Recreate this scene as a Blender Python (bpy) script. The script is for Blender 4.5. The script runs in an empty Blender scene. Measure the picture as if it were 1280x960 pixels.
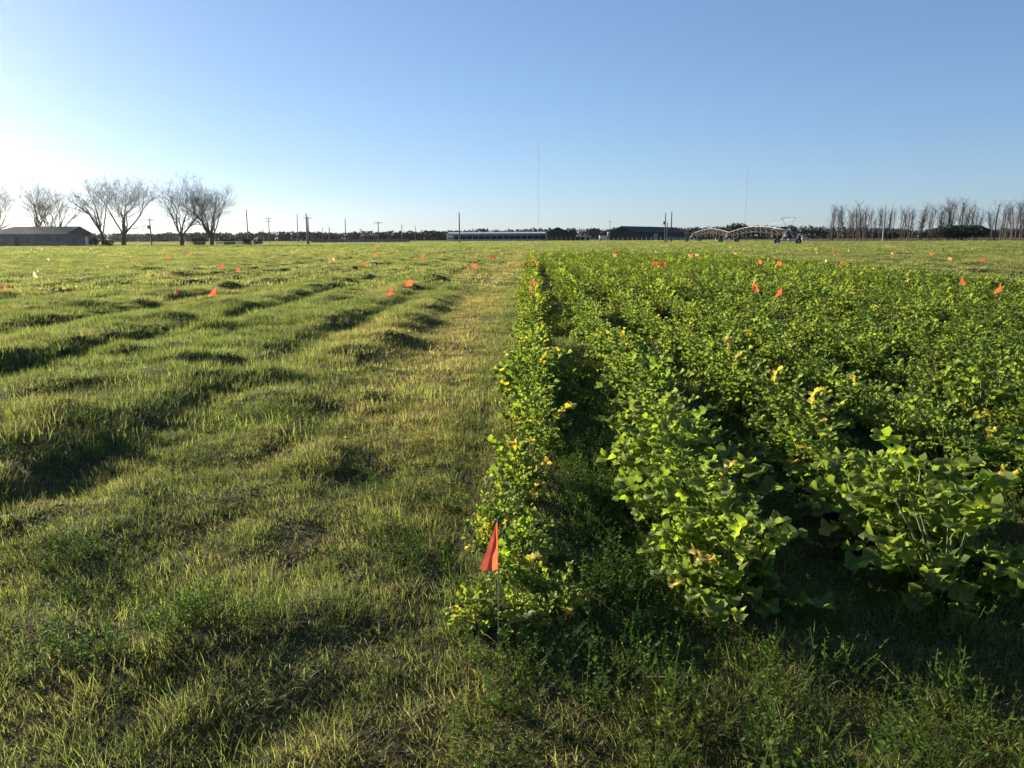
import bpy, math, random
import numpy as np
from mathutils import Vector, Matrix

SC = bpy.context.scene
COL = SC.collection
R = math.radians
rnd = random.Random(7)
rng = np.random.default_rng(11)

# ------------------------------------------------------------------ camera
CAM_H = 1.5
cam_data = bpy.data.cameras.new("camera")
cam_data.sensor_width = 36.0
cam_data.lens = 36.0 * 1000.0 / 1280.0
cam_data.clip_start = 0.05
cam_data.clip_end = 9000
cam = bpy.data.objects.new("camera", cam_data)
COL.objects.link(cam)
CAM_M = (Matrix.Rotation(R(1.43), 3, 'Z') @ Matrix.Rotation(R(90 - 10.37), 3, 'X') @ Matrix.Rotation(R(-0.27), 3, 'Z'))
cam.matrix_world = Matrix.Translation((0, 0, CAM_H)) @ CAM_M.to_4x4()
SC.camera = cam

# ------------------------------------------------------------------ world, sun, exposure
SUN_EL, SUN_AZ = 14.5, 53.0          # degrees; azimuth measured to the left of the crop rows (+Y)
world = bpy.data.worlds.new("World")
SC.world = world
world.use_nodes = True
wn = world.node_tree
wn.nodes.clear()
sky = wn.nodes.new('ShaderNodeTexSky')
sky.sky_type = 'NISHITA'
sky.sun_disc = False
sky.sun_elevation = R(SUN_EL)
sky.sun_rotation = R(-SUN_AZ)
sky.air_density = 0.8
sky.dust_density = 0.12
sky.ozone_density = 6.0
# the phone's tone curve on the sky: highlights near the sun held back, white balance set for the field
SKY_GAMMA, SKY_GAIN = 0.70, (1.05, 1.0, 0.995)
gm = wn.nodes.new('ShaderNodeGamma'); gm.inputs['Gamma'].default_value = SKY_GAMMA
gn = wn.nodes.new('ShaderNodeMix'); gn.data_type = 'RGBA'; gn.blend_type = 'MULTIPLY'; gn.inputs[0].default_value = 1.0
gn.clamp_result = False
gn.inputs[7].default_value = (*[g * 0.15 ** SKY_GAMMA / 0.15 for g in SKY_GAIN], 1)
bg = wn.nodes.new('ShaderNodeBackground')
bg.inputs['Strength'].default_value = 0.057
wo = wn.nodes.new('ShaderNodeOutputWorld')
wn.links.new(sky.outputs[0], gm.inputs[0])
wn.links.new(gm.outputs[0], gn.inputs[6])
wn.links.new(gn.outputs[2], bg.inputs[0])
wn.links.new(bg.outputs[0], wo.inputs[0])
sd = bpy.data.lights.new("sun", 'SUN')
sd.energy = 5.0
sd.angle = R(0.5)
sd.color = (1.0, 0.87, 0.64)
sun = bpy.data.objects.new("sun", sd)
COL.objects.link(sun)
S_DIR = Vector((-math.sin(R(SUN_AZ)) * math.cos(R(SUN_EL)), math.cos(R(SUN_AZ)) * math.cos(R(SUN_EL)), math.sin(R(SUN_EL))))
sun.rotation_euler = S_DIR.to_track_quat('Z', 'Y').to_euler()
sun.location = S_DIR * 50
SC.view_settings.view_transform = 'Standard'
SC.view_settings.look = 'None'
SC.view_settings.exposure = 1.36
SC.view_settings.gamma = 1.0
SC.cycles.max_bounces = 6
SC.cycles.transparent_max_bounces = 4
SC.cycles.volume_bounces = 0
SC.cycles.use_adaptive_sampling = True
SC.cycles.adaptive_threshold = 0.02

# ------------------------------------------------------------------ helpers
def ray(px, py):
    return CAM_M @ Vector(((px - 640) / 1000.0, -(py - 480) / 1000.0, -1.0))

def at(px, py, z=0.0):
    """the point of the plane at height z seen in the photograph at (px, py)"""
    d = ray(px, py)
    t = (z - CAM_H) / d.z
    return Vector((d.x * t, d.y * t, z))

def far(px, Y):
    """ground point at distance Y along the rows, in the column px"""
    d = ray(px, 297)
    return Vector((d.x / d.y * Y, Y, 0.0))

def ztop(px, py, Y):
    d = ray(px, py)
    return CAM_H + d.z / d.y * Y

def hash2(ix, iy, seed):
    h = (ix.astype(np.int64) * 374761393 + iy.astype(np.int64) * 668265263 + seed * 1442695041) & 0xFFFFFFFF
    h = ((h ^ (h >> 13)) * 1274126177) & 0xFFFFFFFF
    return ((h ^ (h >> 16)) & 0xFFFF) / 65535.0

def vnoise(x, y, seed=0):
    ix, iy = np.floor(x), np.floor(y)
    fx, fy = x - ix, y - iy
    fx = fx * fx * fx * (fx * (fx * 6 - 15) + 10)
    fy = fy * fy * fy * (fy * (fy * 6 - 15) + 10)
    a, b = hash2(ix, iy, seed), hash2(ix + 1, iy, seed)
    c, d = hash2(ix, iy + 1, seed), hash2(ix + 1, iy + 1, seed)
    return (a + (b - a) * fx) * (1 - fy) + (c + (d - c) * fx) * fy

def fbm(x, y, seed=0, octs=3):
    s, a, t = 0.0, 1.0, 0.0
    for k in range(octs):
        s = s + a * vnoise(x * 2 ** k + 17.3 * k, y * 2 ** k - 9.1 * k, seed + k)
        t += a
        a *= 0.5
    return s / t

def sstep(a, b, x):
    t = np.clip((x - a) / (b - a), 0, 1)
    return t * t * (3 - 2 * t)

# grass mounds that can be picked out in the photograph: column, row of the shaded foot, half widths, height
MOUNDS = []
for px, py, rx, ry, h in [(495, 432, .55, .35, .24), (405, 412, .6, .4, .18), (272, 422, .35, .3, .2), (330, 482, .5, .35, .17),
                          (345, 512, .45, .4, .15), (425, 585, .30, .45, .16), (480, 508, .25, .5, .12), (205, 410, 1.0, .5, .22),
                          (60, 470, .8, .4, .2), (160, 455, .5, .4, .18), (240, 470, .5, .4, .2), (290, 470, .4, .3, .15),
                          (500, 402, .5, .4, .16), (232, 380, .7, .5, .24), (275, 376, .6, .4, .26), (305, 368, .6, .4, .18),
                          (360, 356, .8, .5, .25), (335, 358, .5, .4, .2), (170, 378, .7, .4, .2), (90, 396, .7, .4, .2),
                          (440, 372, .6, .4, .18), (520, 366, .5, .4, .2), (500, 374, .5, .4, .15), (15, 400, 1., .5, .22),
                          (560, 352, .5, .6, .15), (225, 350, .8, .4, .2), (95, 328, 1.2, .6, .3), (402, 332, .7, .4, .25),
                          (1130, 340, .7, .5, .2), (1150, 332, .7, .5, .2), (1215, 327, .8, .5, .2), (340, 560, .35, .4, .1),
                          (370, 780, .3, .2, .07), (60, 800, .25, .2, .08), (230, 830, .25, .15, .06), (565, 515, .25, .3, .08),
                          (420, 850, .2, .14, .06), (100, 690, .3, .25, .09), (500, 660, .2, .2, .06)]:
    p = at(px, py)
    r_ = math.hypot(p.x, p.y)
    s = 0.45
    MOUNDS.append((p.x - math.sin(R(SUN_AZ)) * s * ry, p.y + math.cos(R(SUN_AZ)) * s * ry, rx * .8, ry * .9, h * .5))

ROW_X = [0.02 + 0.88 * k for k in range(14)]
CROP_Y0, CROP_Y1 = 3.0, 58.0

def crop_mask(x, y):
    return sstep(-.55, -.35, x) * (1 - sstep(11.9, 12.2, x)) * sstep(2.6, 3.0, y) * (1 - sstep(57, 58.5, y))

def height(x, y, fine=True):
    x = np.asarray(x, float); y = np.asarray(y, float)
    r = np.hypot(x, y)
    # the old beds of the left field: a long shaded step towards the path at each
    wob = (fbm(x * .0 + 3, y * .22, 5, 2) - .5) * .5
    h = np.zeros_like(r)
    for xe, wd, hh in ((-3.0, 2.0, .155), (-4.2, 1.2, .10), (-5.4, 2.0, .19), (-6.8, 1.2, .09), (-7.9, 2.0, .17), (-9.1, 1.2, .08), (-10.3, 2.0, .15), (-12.6, 2., .14), (-14.9, 2., .13),
                       (-17.2, 2., .12), (-19.6, 2., .12), (-1.75, 1.0, .08)):
        d = (xe + wob) - x
        seg = .5 + .8 * fbm(x * .15 + xe, y * .45, 21, 3)
        h += hh * seg * sstep(-.05, .34, d) * (1 - sstep(wd * .45, wd, d)) * sstep(3.0 if xe < -2 else 5.0, 5.5 if xe < -2 else 8.0, y + 0 * x)
    left = 1 - sstep(-2.2, -1.2, x)
    hum = np.clip(fbm(x / .75, y / 1.0, 40, 3) - .47, 0, 1)
    h += left * hum * .28 * sstep(3.2, 6, r)
    right = sstep(12.0, 14.5, x) + sstep(58, 63, y) * sstep(-2, 2, x)
    h += np.clip(right, 0, 1) * np.clip(fbm(x / 1.4, y / 1.6, 44, 2) - .5, 0, 1) * .4
    for mx, my, rx, ry, mh in MOUNDS:
        u = ((x - mx) / rx) ** 2 + ((y - my) / ry) ** 2
        h += mh * np.exp(-u * 1.1)
    cm = crop_mask(x, y)
    ridge = .5 + .5 * np.cos((x - .02) / .88 * 2 * math.pi)
    h += cm * .07 * ridge
    h += (fbm(x / .34, y / .34, 60, 3) - .5) * .065 * (1 - .3 * cm)
    h += (fbm(x / 2.2, y / 2.2, 70, 2) - .5) * .06
    return h * (1 - sstep(110, 240, r))

def gz(x, y):
    return float(height(np.array([x]), np.array([y]))[0])

def tag(o, label=None, cat=None, group=None, kind=None):
    if label: o['label'] = label
    if cat: o['category'] = cat
    if group: o['group'] = group
    if kind: o['kind'] = kind
    return o

def empty(name, loc, rz=0.0, scale=1.0):
    o = bpy.data.objects.new(name, None)
    o.location = loc
    o.rotation_euler = (0, 0, rz)
    o.scale = (scale, scale, scale)
    o.empty_display_size = .2
    COL.objects.link(o)
    return o

def children(o):
    return [c for c in list(COL.objects) if c.parent == o]

def copy_tree(o, kids=None, parent=None):
    c = o.copy()
    COL.objects.link(c)
    c.parent = parent
    for ch in (kids[o.name] if kids else []):
        copy_tree(ch, kids, c)
    return c

def kid_map(root):
    m = {}
    def rec(o):
        m[o.name] = list(o.children)
        for c in o.children:
            rec(c)
    rec(root)
    return m

class MB:
    def __init__(s):
        s.v, s.f, s.m = [], [], []
        s.n = 0
    def add(s, vs, fs, mi=0):
        b = len(s.v)
        s.v.extend([tuple(p) for p in vs])
        s.f.extend([tuple(i + b for i in f) for f in fs])
        s.m.extend([mi] * len(fs))
        return s
    def box(s, c, d, mi=0, rz=0.0):
        x, y, z = d[0] / 2, d[1] / 2, d[2] / 2
        cs, sn = math.cos(rz), math.sin(rz)
        vs = []
        for a, b, e in ((-x, -y, -z), (x, -y, -z), (x, y, -z), (-x, y, -z), (-x, -y, z), (x, -y, z), (x, y, z), (-x, y, z)):
            vs.append((c[0] + a * cs - b * sn, c[1] + a * sn + b * cs, c[2] + e))
        return s.add(vs, [(0, 3, 2, 1), (4, 5, 6, 7), (0, 1, 5, 4), (1, 2, 6, 5), (2, 3, 7, 6), (3, 0, 4, 7)], mi)
    def tube(s, path, rad, n=5, mi=0, cap=True):
        path = [Vector(p) for p in path]
        if not isinstance(rad, (list, tuple)):
            rad = [rad] * len(path)
        vs, fs = [], []
        for i, p in enumerate(path):
            t = (path[min(i + 1, len(path) - 1)] - path[max(i - 1, 0)])
            t = t.normalized() if t.length > 1e-9 else Vector((0, 0, 1))
            u = t.cross(Vector((0, 0, 1)) if abs(t.z) < .9 else Vector((1, 0, 0))).normalized()
            w = t.cross(u)
            for k in range(n):
                a = 2 * math.pi * k / n
                vs.append(p + (u * math.cos(a) + w * math.sin(a)) * rad[i])
        for i in range(len(path) - 1):
            for k in range(n):
                a, b = i * n + k, i * n + (k + 1) % n
                fs.append((a, b, b + n, a + n))
        if cap and n > 2:
            fs.append(tuple(range(n))[::-1])
            fs.append(tuple(range((len(path) - 1) * n, len(path) * n)))
        return s.add(vs, fs, mi)
    def mesh(s, name, mats, smooth=False):
        me = bpy.data.meshes.new(name)
        me.from_pydata(s.v, [], s.f)
        for m in (mats if isinstance(mats, (list, tuple)) else [mats]):
            me.materials.append(m)
        if any(s.m):
            me.polygons.foreach_set('material_index', s.m)
        if smooth:
            me.polygons.foreach_set('use_smooth', [True] * len(me.polygons))
        me.update()
        return me
    def build(s, name, mats, parent=None, smooth=False):
        o = bpy.data.objects.new(name, s.mesh(name, mats, smooth))
        COL.objects.link(o)
        if parent: o.parent = parent
        return o

# ------------------------------------------------------------------ materials
def mat_new(name):
    m = bpy.data.materials.new(name)
    m.use_nodes = True
    nt = m.node_tree
    nt.nodes.clear()
    out = nt.nodes.new('ShaderNodeOutputMaterial')
    return m, nt, out

def N(nt, kind, **kw):
    n = nt.nodes.new(kind)
    for k, v in kw.items():
        if k.startswith('i_'):
            n.inputs[int(k[2:])].default_value = v
        else:
            setattr(n, k, v)
    return n

def noisecol(nt, c1, c2, scale, detail=4, lo=.35, hi=.65, coord='Object', stretch=None):
    tc = N(nt, 'ShaderNodeTexCoord')
    src = tc.outputs[coord]
    if stretch:
        mp = N(nt, 'ShaderNodeMapping')
        mp.inputs['Scale'].default_value = stretch
        nt.links.new(src, mp.inputs[0]); src = mp.outputs[0]
    nz = N(nt, 'ShaderNodeTexNoise')
    nz.inputs['Scale'].default_value = scale
    nz.inputs['Detail'].default_value = detail
    nt.links.new(src, nz.inputs['Vector'])
    mr = N(nt, 'ShaderNodeMapRange')
    mr.inputs[1].default_value = lo; mr.inputs[2].default_value = hi
    nt.links.new(nz.outputs[0], mr.inputs[0])
    mx = N(nt, 'ShaderNodeMix', data_type='RGBA')
    mx.inputs[6].default_value = (*c1, 1); mx.inputs[7].default_value = (*c2, 1)
    nt.links.new(mr.outputs[0], mx.inputs[0])
    return mx.outputs[2], nz.outputs[0]

def solid(name, c1, c2=None, scale=3.0, rough=.8, metal=0.0, bump=0.0, stretch=None):
    m, nt, out = mat_new(name)
    b = N(nt, 'ShaderNodeBsdfPrincipled')
    b.inputs['Roughness'].default_value = rough
    b.inputs['Metallic'].default_value = metal
    c2 = c2 or tuple(min(1, v * .75) for v in c1)
    col, fac = noisecol(nt, c1, c2, scale, stretch=stretch)
    nt.links.new(col, b.inputs['Base Color'])
    if bump:
        bp = N(nt, 'ShaderNodeBump'); bp.inputs['Strength'].default_value = bump; bp.inputs['Distance'].default_value = .02
        nt.links.new(fac, bp.inputs['Height']); nt.links.new(bp.outputs[0], b.inputs['Normal'])
    nt.links.new(b.outputs[0], out.inputs[0])
    return m

def leafy(name, green, dry, trans, tfac=.5, attr=None, rough=.45, spec=.35, vary=.35, noise_scale=0, sheen_tint=None):
    """a thin leaf: diffuse and glossy front, light through it; colour runs from green to dry with the per-instance tint"""
    m, nt, out = mat_new(name)
    oi = N(nt, 'ShaderNodeObjectInfo')
    mx = N(nt, 'ShaderNodeMix', data_type='RGBA')
    mx.inputs[6].default_value = (*green, 1); mx.inputs[7].default_value = (*dry, 1)
    if attr:
        at_ = N(nt, 'ShaderNodeAttribute', attribute_type='INSTANCER', attribute_name=attr)
        nt.links.new(at_.outputs['Fac'], mx.inputs[0])
    else:
        mu = N(nt, 'ShaderNodeMath', operation='MULTIPLY'); mu.inputs[1].default_value = vary
        nt.links.new(oi.outputs['Random'], mu.inputs[0]); nt.links.new(mu.outputs[0], mx.inputs[0])
    col = mx.outputs[2]
    if attr:
        mr = N(nt, 'ShaderNodeMapRange'); mr.inputs[3].default_value = 1 - vary; mr.inputs[4].default_value = 1 + vary
        nt.links.new(oi.outputs['Random'], mr.inputs[0])
        sc = N(nt, 'ShaderNodeVectorMath', operation='SCALE')
        nt.links.new(col, sc.inputs[0]); nt.links.new(mr.outputs[0], sc.inputs['Scale'])
        col = sc.outputs[0]
    if noise_scale:
        tc = N(nt, 'ShaderNodeTexCoord')
        nz = N(nt, 'ShaderNodeTexNoise'); nz.inputs['Scale'].default_value = noise_scale
        nt.links.new(tc.outputs['Object'], nz.inputs['Vector'])
        mr2 = N(nt, 'ShaderNodeMapRange'); mr2.inputs[1].default_value = .3; mr2.inputs[2].default_value = .7
        mr2.inputs[3].default_value = .65; mr2.inputs[4].default_value = 1.35
        nt.links.new(nz.outputs[0], mr2.inputs[0])
        sc2 = N(nt, 'ShaderNodeVectorMath', operation='SCALE')
        nt.links.new(col, sc2.inputs[0]); nt.links.new(mr2.outputs[0], sc2.inputs['Scale'])
        col = sc2.outputs[0]
    if noise_scale:
        # pale midrib and side veins, following the leaf's own coordinates
        la = N(nt, 'ShaderNodeAttribute', attribute_type='GEOMETRY', attribute_name='lf')
        sp = N(nt, 'ShaderNodeSeparateXYZ'); nt.links.new(la.outputs['Vector'], sp.inputs[0])
        mid = N(nt, 'ShaderNodeMapRange'); mid.inputs[1].default_value = .03; mid.inputs[2].default_value = .12
        mid.inputs[3].default_value = 1; mid.inputs[4].default_value = 0
        nt.links.new(sp.outputs[0], mid.inputs[0])
        m1 = N(nt, 'ShaderNodeMath', operation='MULTIPLY_ADD'); m1.inputs[1].default_value = -2.2
        m2 = N(nt, 'ShaderNodeMath', operation='MULTIPLY'); m2.inputs[1].default_value = 13.0
        nt.links.new(sp.outputs[1], m2.inputs[0]); nt.links.new(sp.outputs[0], m1.inputs[0]); nt.links.new(m2.outputs[0], m1.inputs[2])
        fr = N(nt, 'ShaderNodeMath', operation='PINGPONG'); fr.inputs[1].default_value = .5; nt.links.new(m1.outputs[0], fr.inputs[0])
        vn = N(nt, 'ShaderNodeMapRange'); vn.inputs[1].default_value = .0; vn.inputs[2].default_value = .09
        vn.inputs[3].default_value = .55; vn.inputs[4].default_value = 0
        nt.links.new(fr.outputs[0], vn.inputs[0])
        mm = N(nt, 'ShaderNodeMath', operation='MAXIMUM'); nt.links.new(mid.outputs[0], mm.inputs[0]); nt.links.new(vn.outputs[0], mm.inputs[1])
        vm = N(nt, 'ShaderNodeMix', data_type='RGBA'); vm.inputs[7].default_value = (.26, .30, .12, 1)
        ms_ = N(nt, 'ShaderNodeMath', operation='MULTIPLY'); ms_.inputs[1].default_value = .7
        nt.links.new(mm.outputs[0], ms_.inputs[0]); nt.links.new(ms_.outputs[0], vm.inputs[0]); nt.links.new(col, vm.inputs[6])
        col = vm.outputs[2]
    b = N(nt, 'ShaderNodeBsdfPrincipled')
    b.inputs['Roughness'].default_value = rough
    b.inputs['Specular IOR Level'].default_value = spec
    nt.links.new(col, b.inputs['Base Color'])
    tr = N(nt, 'ShaderNodeBsdfTranslucent')
    tm = N(nt, 'ShaderNodeMix', data_type='RGBA', blend_type='MULTIPLY'); tm.inputs[0].default_value = 1
    tm.inputs[7].default_value = (*trans, 1)
    nt.links.new(col, tm.inputs[6]); nt.links.new(tm.outputs[2], tr.inputs[0])
    ms = N(nt, 'ShaderNodeMixShader'); ms.inputs[0].default_value = tfac
    nt.links.new(b.outputs[0], ms.inputs[1]); nt.links.new(tr.outputs[0], ms.inputs[2])
    nt.links.new(ms.outputs[0], out.inputs[0])
    return m

M = {}
M['grass'] = leafy('grass_blades', (.114, .152, .047), (.29, .255, .115), (2.2, 2.15, 1.5), .5, attr='tint', vary=.45, rough=.6, spec=.2)
M['straw'] = leafy('straw', (.21, .165, .085), (.16, .12, .06), (1.2, 1.1, .9), .3, attr='tint', vary=.3, rough=.8, spec=.1)
M['weed'] = leafy('weed_leaves', (.085, .135, .035), (.20, .21, .07), (2.2, 2.3, 1.2), .5, attr='tint', vary=.3, rough=.7, spec=.12)
M['leaf'] = leafy('crop_leaf', (.084, .126, .034), (.135, .170, .045), (2.35, 2.45, 1.15), .55, vary=1.0, rough=.5, spec=.22, noise_scale=9)
M['leaf_lime'] = leafy('crop_leaf_lime', (.15, .21, .03), (.20, .25, .045), (2.1, 2.2, .8), .55, vary=1.0, rough=.5, spec=.22, noise_scale=9)
M['leaf_yellow'] = leafy('crop_leaf_yellow', (.45, .42, .06), (.46, .35, .10), (1.5, 1.5, .7), .5, vary=1.0, rough=.5, spec=.3, noise_scale=14)
M['soil'] = solid('soil_crumbs', (.13, .095, .065), (.08, .058, .04), 30, .95)
M['stem'] = solid('crop_stem', (.16, .2, .07), (.12, .15, .05), 20, .5)

def ground_material():
    m, nt, out = mat_new('field_ground')
    tc = N(nt, 'ShaderNodeTexCoord')
    P = tc.outputs['Object']
    def nz(scale, detail=4, st=None, rough=.55):
        src = P
        if st:
            mp = N(nt, 'ShaderNodeMapping'); mp.inputs['Scale'].default_value = st
            nt.links.new(P, mp.inputs[0]); src = mp.outputs[0]
        n = N(nt, 'ShaderNodeTexNoise'); n.inputs['Scale'].default_value = scale; n.inputs['Detail'].default_value = detail
        n.inputs['Roughness'].default_value = rough
        nt.links.new(src, n.inputs['Vector'])
        return n.outputs[0]
    def mr(s, a, b, c=0, d=1):
        n = N(nt, 'ShaderNodeMapRange'); n.inputs[1].default_value = a; n.inputs[2].default_value = b
        n.inputs[3].default_value = c; n.inputs[4].default_value = d
        nt.links.new(s, n.inputs[0]); return n.outputs[0]
    def mix(f, a, b):
        n = N(nt, 'ShaderNodeMix', data_type='RGBA')
        for s, i in ((f, 0), (a, 6), (b, 7)):
            if isinstance(s, tuple): n.inputs[i].default_value = (*s, 1)
            elif isinstance(s, (int, float)): n.inputs[i].default_value = s
            else: nt.links.new(s, n.inputs[i])
        return n.outputs[2]
    ln = N(nt, 'ShaderNodeVectorMath', operation='LENGTH'); nt.links.new(P, ln.inputs[0])
    dist = ln.outputs['Value']
    soil = mix(mr(nz(30, 6), .35, .65), (.045, .030, .018), (.10, .068, .04))
    moss = mix(mr(nz(4, 5), .4, .62), soil, (.055, .06, .018))
    near = mix(mr(nz(1.2, 4), .42, .6), moss, (.045, .05, .016))
    gr = mix(mr(nz(.35, 5, (1, .35, 1)), .35, .65), (.085, .095, .03), (.13, .12, .045))
    gr = mix(mr(nz(6, 5), .5, .75), gr, (.07, .085, .03))
    c = mix(mr(dist, 40, 110), near, gr)
    # brown plough land far off at the right, seen as a thin strip
    sx = N(nt, 'ShaderNodeSeparateXYZ'); nt.links.new(P, sx.inputs[0])
    band = N(nt, 'ShaderNodeMath', operation='MULTIPLY')
    nt.links.new(mr(sx.outputs[1], 205, 235), band.inputs[0]); nt.links.new(mr(sx.outputs[0], 60, 95), band.inputs[1])
    c = mix(band.outputs[0], c, mix(mr(nz(.1, 3, (1, .2, 1)), .3, .7), (.07, .055, .035), (.11, .085, .055)))
    b = N(nt, 'ShaderNodeBsdfPrincipled'); b.inputs['Roughness'].default_value = .95; b.inputs['Specular IOR Level'].default_value = .1
    nt.links.new(c, b.inputs['Base Color'])
    bp = N(nt, 'ShaderNodeBump'); bp.inputs['Strength'].default_value = .8; bp.inputs['Distance'].default_value = .03
    nt.links.new(nz(40, 5), bp.inputs['Height']); nt.links.new(bp.outputs[0], b.inputs['Normal'])
    nt.links.new(b.outputs[0], out.inputs[0])
    return m
M['ground'] = ground_material()
M['bark'] = solid('bark', (.13, .105, .085), (.075, .062, .052), 2.0, .9, bump=.4)
M['twig'] = solid('twigs', (.15, .12, .095), (.10, .08, .065), 1.0, .9)
M['twig_pale'] = solid('pale_twigs', (.15, .13, .115), (.10, .088, .078), .6, .9)
M['pole'] = solid('weathered_pole', (.13, .11, .09), (.08, .065, .05), 1.5, .85)
M['metal'] = solid('galvanised_steel', (.34, .35, .35), (.26, .27, .27), 2.0, .6, .2)
M['dark'] = solid('dark_sheet_metal', (.022, .028, .026), (.03, .036, .033), .3, .95)
M['darkroof'] = solid('dark_roof_sheet', (.016, .022, .019), (.024, .03, .027), .3, .95)
M['white'] = solid('white_painted_sheet', (.72, .72, .70), (.6, .6, .58), .4, .6)
M['offwhite'] = solid('weathered_white_wall', (.42, .43, .44), (.32, .33, .34), .4, .75)
M['opening'] = solid('dark_opening', (.02, .02, .022), (.035, .035, .035), .4, .8)
M['brick'] = solid('grey_house_wall', (.20, .19, .19), (.16, .15, .15), .8, .85)
M['shingle'] = solid('shingle_roof', (.10, .10, .105), (.075, .075, .08), .9, .9, bump=.3)
M['glass'] = solid('window_glass', (.03, .035, .04), (.05, .055, .06), .5, .15)
M['wood_dark'] = solid('far_wood_foliage', (.030, .034, .022), (.055, .048, .036), .06, .9)
M['evergreen'] = solid('evergreen_leaves', (.022, .032, .014), (.035, .045, .02), .4, .8)
M['rubber'] = solid('black_rubber', (.02, .02, .02), (.03, .03, .03), 3, .8)
M['greenfence'] = solid('pale_green_mesh', (.20, .26, .21), (.16, .21, .18), .3, .8)
M['greyfence'] = solid('grey_sheet', (.28, .29, .30), (.22, .23, .24), .3, .8)
M['wire'] = solid('steel_wire', (.38, .37, .35), (.24, .2, .17), 20, .5, .3)
M['mast'] = solid('mast_steel', (.7, .66, .68), (.62, .6, .62), .02, .6, .3)
def plastic(name, c, tf=.55):
    m, nt, out = mat_new(name)
    col, _ = noisecol(nt, c, tuple(v * .82 for v in c), 25, 3)
    b = N(nt, 'ShaderNodeBsdfPrincipled'); b.inputs['Roughness'].default_value = .45
    nt.links.new(col, b.inputs['Base Color'])
    t = N(nt, 'ShaderNodeBsdfTranslucent'); nt.links.new(col, t.inputs[0])
    ms = N(nt, 'ShaderNodeMixShader'); ms.inputs[0].default_value = tf
    nt.links.new(b.outputs[0], ms.inputs[1]); nt.links.new(t.outputs[0], ms.inputs[2]); nt.links.new(ms.outputs[0], out.inputs[0])
    return m
M['flag_orange'] = plastic('orange_vinyl', (.92, .17, .075))
M['flag_pale'] = plastic('backlit_orange_vinyl', (.90, .38, .17))  # paler copy of the orange cloth, backlight put into its colour
M['flag_white'] = plastic('yellowish_white_vinyl', (.85, .72, .48))  # palest cloth, a yellowish white

# ------------------------------------------------------------------ ground
def grow(start, step0, ratio, end):
    out, v, s = [], start, step0
    while v < end:
        v += s; s *= ratio
        out.append(v)
    return out
xs = list(np.arange(-14, 14.01, .09))
xo = grow(14.0, .1, 1.065, 3500)
xs = [-v for v in reversed(xo)] + xs + xo
ys = [-400, -150, -60, -25, -12] + list(np.arange(-6, 1.4, .25)) + list(np.arange(1.5, 5.0, .06))
v = ys[-1]
while v < 5200:
    v += max(.06, .0125 * v)
    ys.append(v)
xs, ys = np.array(xs), np.array(ys)
GX, GY = np.meshgrid(xs, ys)
GZ = height(GX.ravel(), GY.ravel())
co = np.stack([GX.ravel(), GY.ravel(), GZ], 1)
nx, ny = len(xs), len(ys)
ii = np.arange(nx - 1)[None, :] + (np.arange(ny - 1) * nx)[:, None]
ii = ii.ravel()
faces = np.stack([ii, ii + 1, ii + nx + 1, ii + nx], 1)
me = bpy.data.meshes.new('ground')
me.vertices.add(len(co)); me.vertices.foreach_set('co', co.ravel())
me.loops.add(len(faces) * 4); me.loops.foreach_set('vertex_index', faces.ravel())
me.polygons.add(len(faces)); me.polygons.foreach_set('loop_start', np.arange(len(faces)) * 4)
me.polygons.foreach_set('loop_total', np.full(len(faces), 4))
me.update(); me.validate()
me.polygons.foreach_set('use_smooth', np.ones(len(faces), bool))
me.materials.append(M['ground'])
ground = bpy.data.objects.new('ground', me)
COL.objects.link(ground)
tag(ground, 'rough green field running flat to the horizon', kind='structure')

# ------------------------------------------------------------------ instanced ground cover
def tuft_mesh(name, n, rad, lmin, lmax, wid, segs, lean, straw=0.0, seed=0, curl=1.0, mats=None):
    r = np.random.default_rng(seed)
    V, F, MI = [], [], []
    for b in range(n):
        a = r.uniform(0, 2 * math.pi); q = rad * math.sqrt(r.uniform())
        p = np.array([q * math.cos(a), q * math.sin(a), -0.015])
        L = r.uniform(lmin, lmax) * (1.15 - .45 * q / max(rad, 1e-6))
        w = wid * r.uniform(.7, 1.3)
        dirr = r.uniform(0, 2 * math.pi)
        if r.uniform() < .5: dirr = a + r.normal() * .6
        el = math.pi / 2 - abs(r.normal() * lean)
        is_straw = r.uniform() < straw
        if is_straw:
            L *= 1.25; w *= .7
        bend = r.uniform(.2, 1.3) * curl
        d2 = np.array([math.cos(dirr), math.sin(dirr)])
        tw = dirr + math.pi / 2 + r.normal() * .5
        s2 = np.array([math.cos(tw), math.sin(tw), 0]) * w / 2
        b0 = len(V)
        for k in range(segs + 1):
            t = k / segs
            if k < segs:
                ww = 1 - t * .55
                V.append(p - s2 * ww); V.append(p + s2 * ww)
            else:
                V.append(p.copy())
            e = el - bend * t
            p = p + np.array([d2[0] * math.cos(e), d2[1] * math.cos(e), math.sin(e)]) * L / segs
        for k in range(segs - 1):
            i = b0 + 2 * k
            F.append((i, i + 1, i + 3, i + 2)); MI.append(1 if is_straw else 0)
        i = b0 + 2 * (segs - 1)
        F.append((i, i + 1, i + 2)); MI.append(1 if is_straw else 0)
    me = bpy.data.meshes.new(name)
    me.from_pydata([tuple(v) for v in V], [], F)
    for m in (mats or [M['grass'], M['straw']]): me.materials.append(m)
    me.polygons.foreach_set('material_index', MI)
    return me

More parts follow.
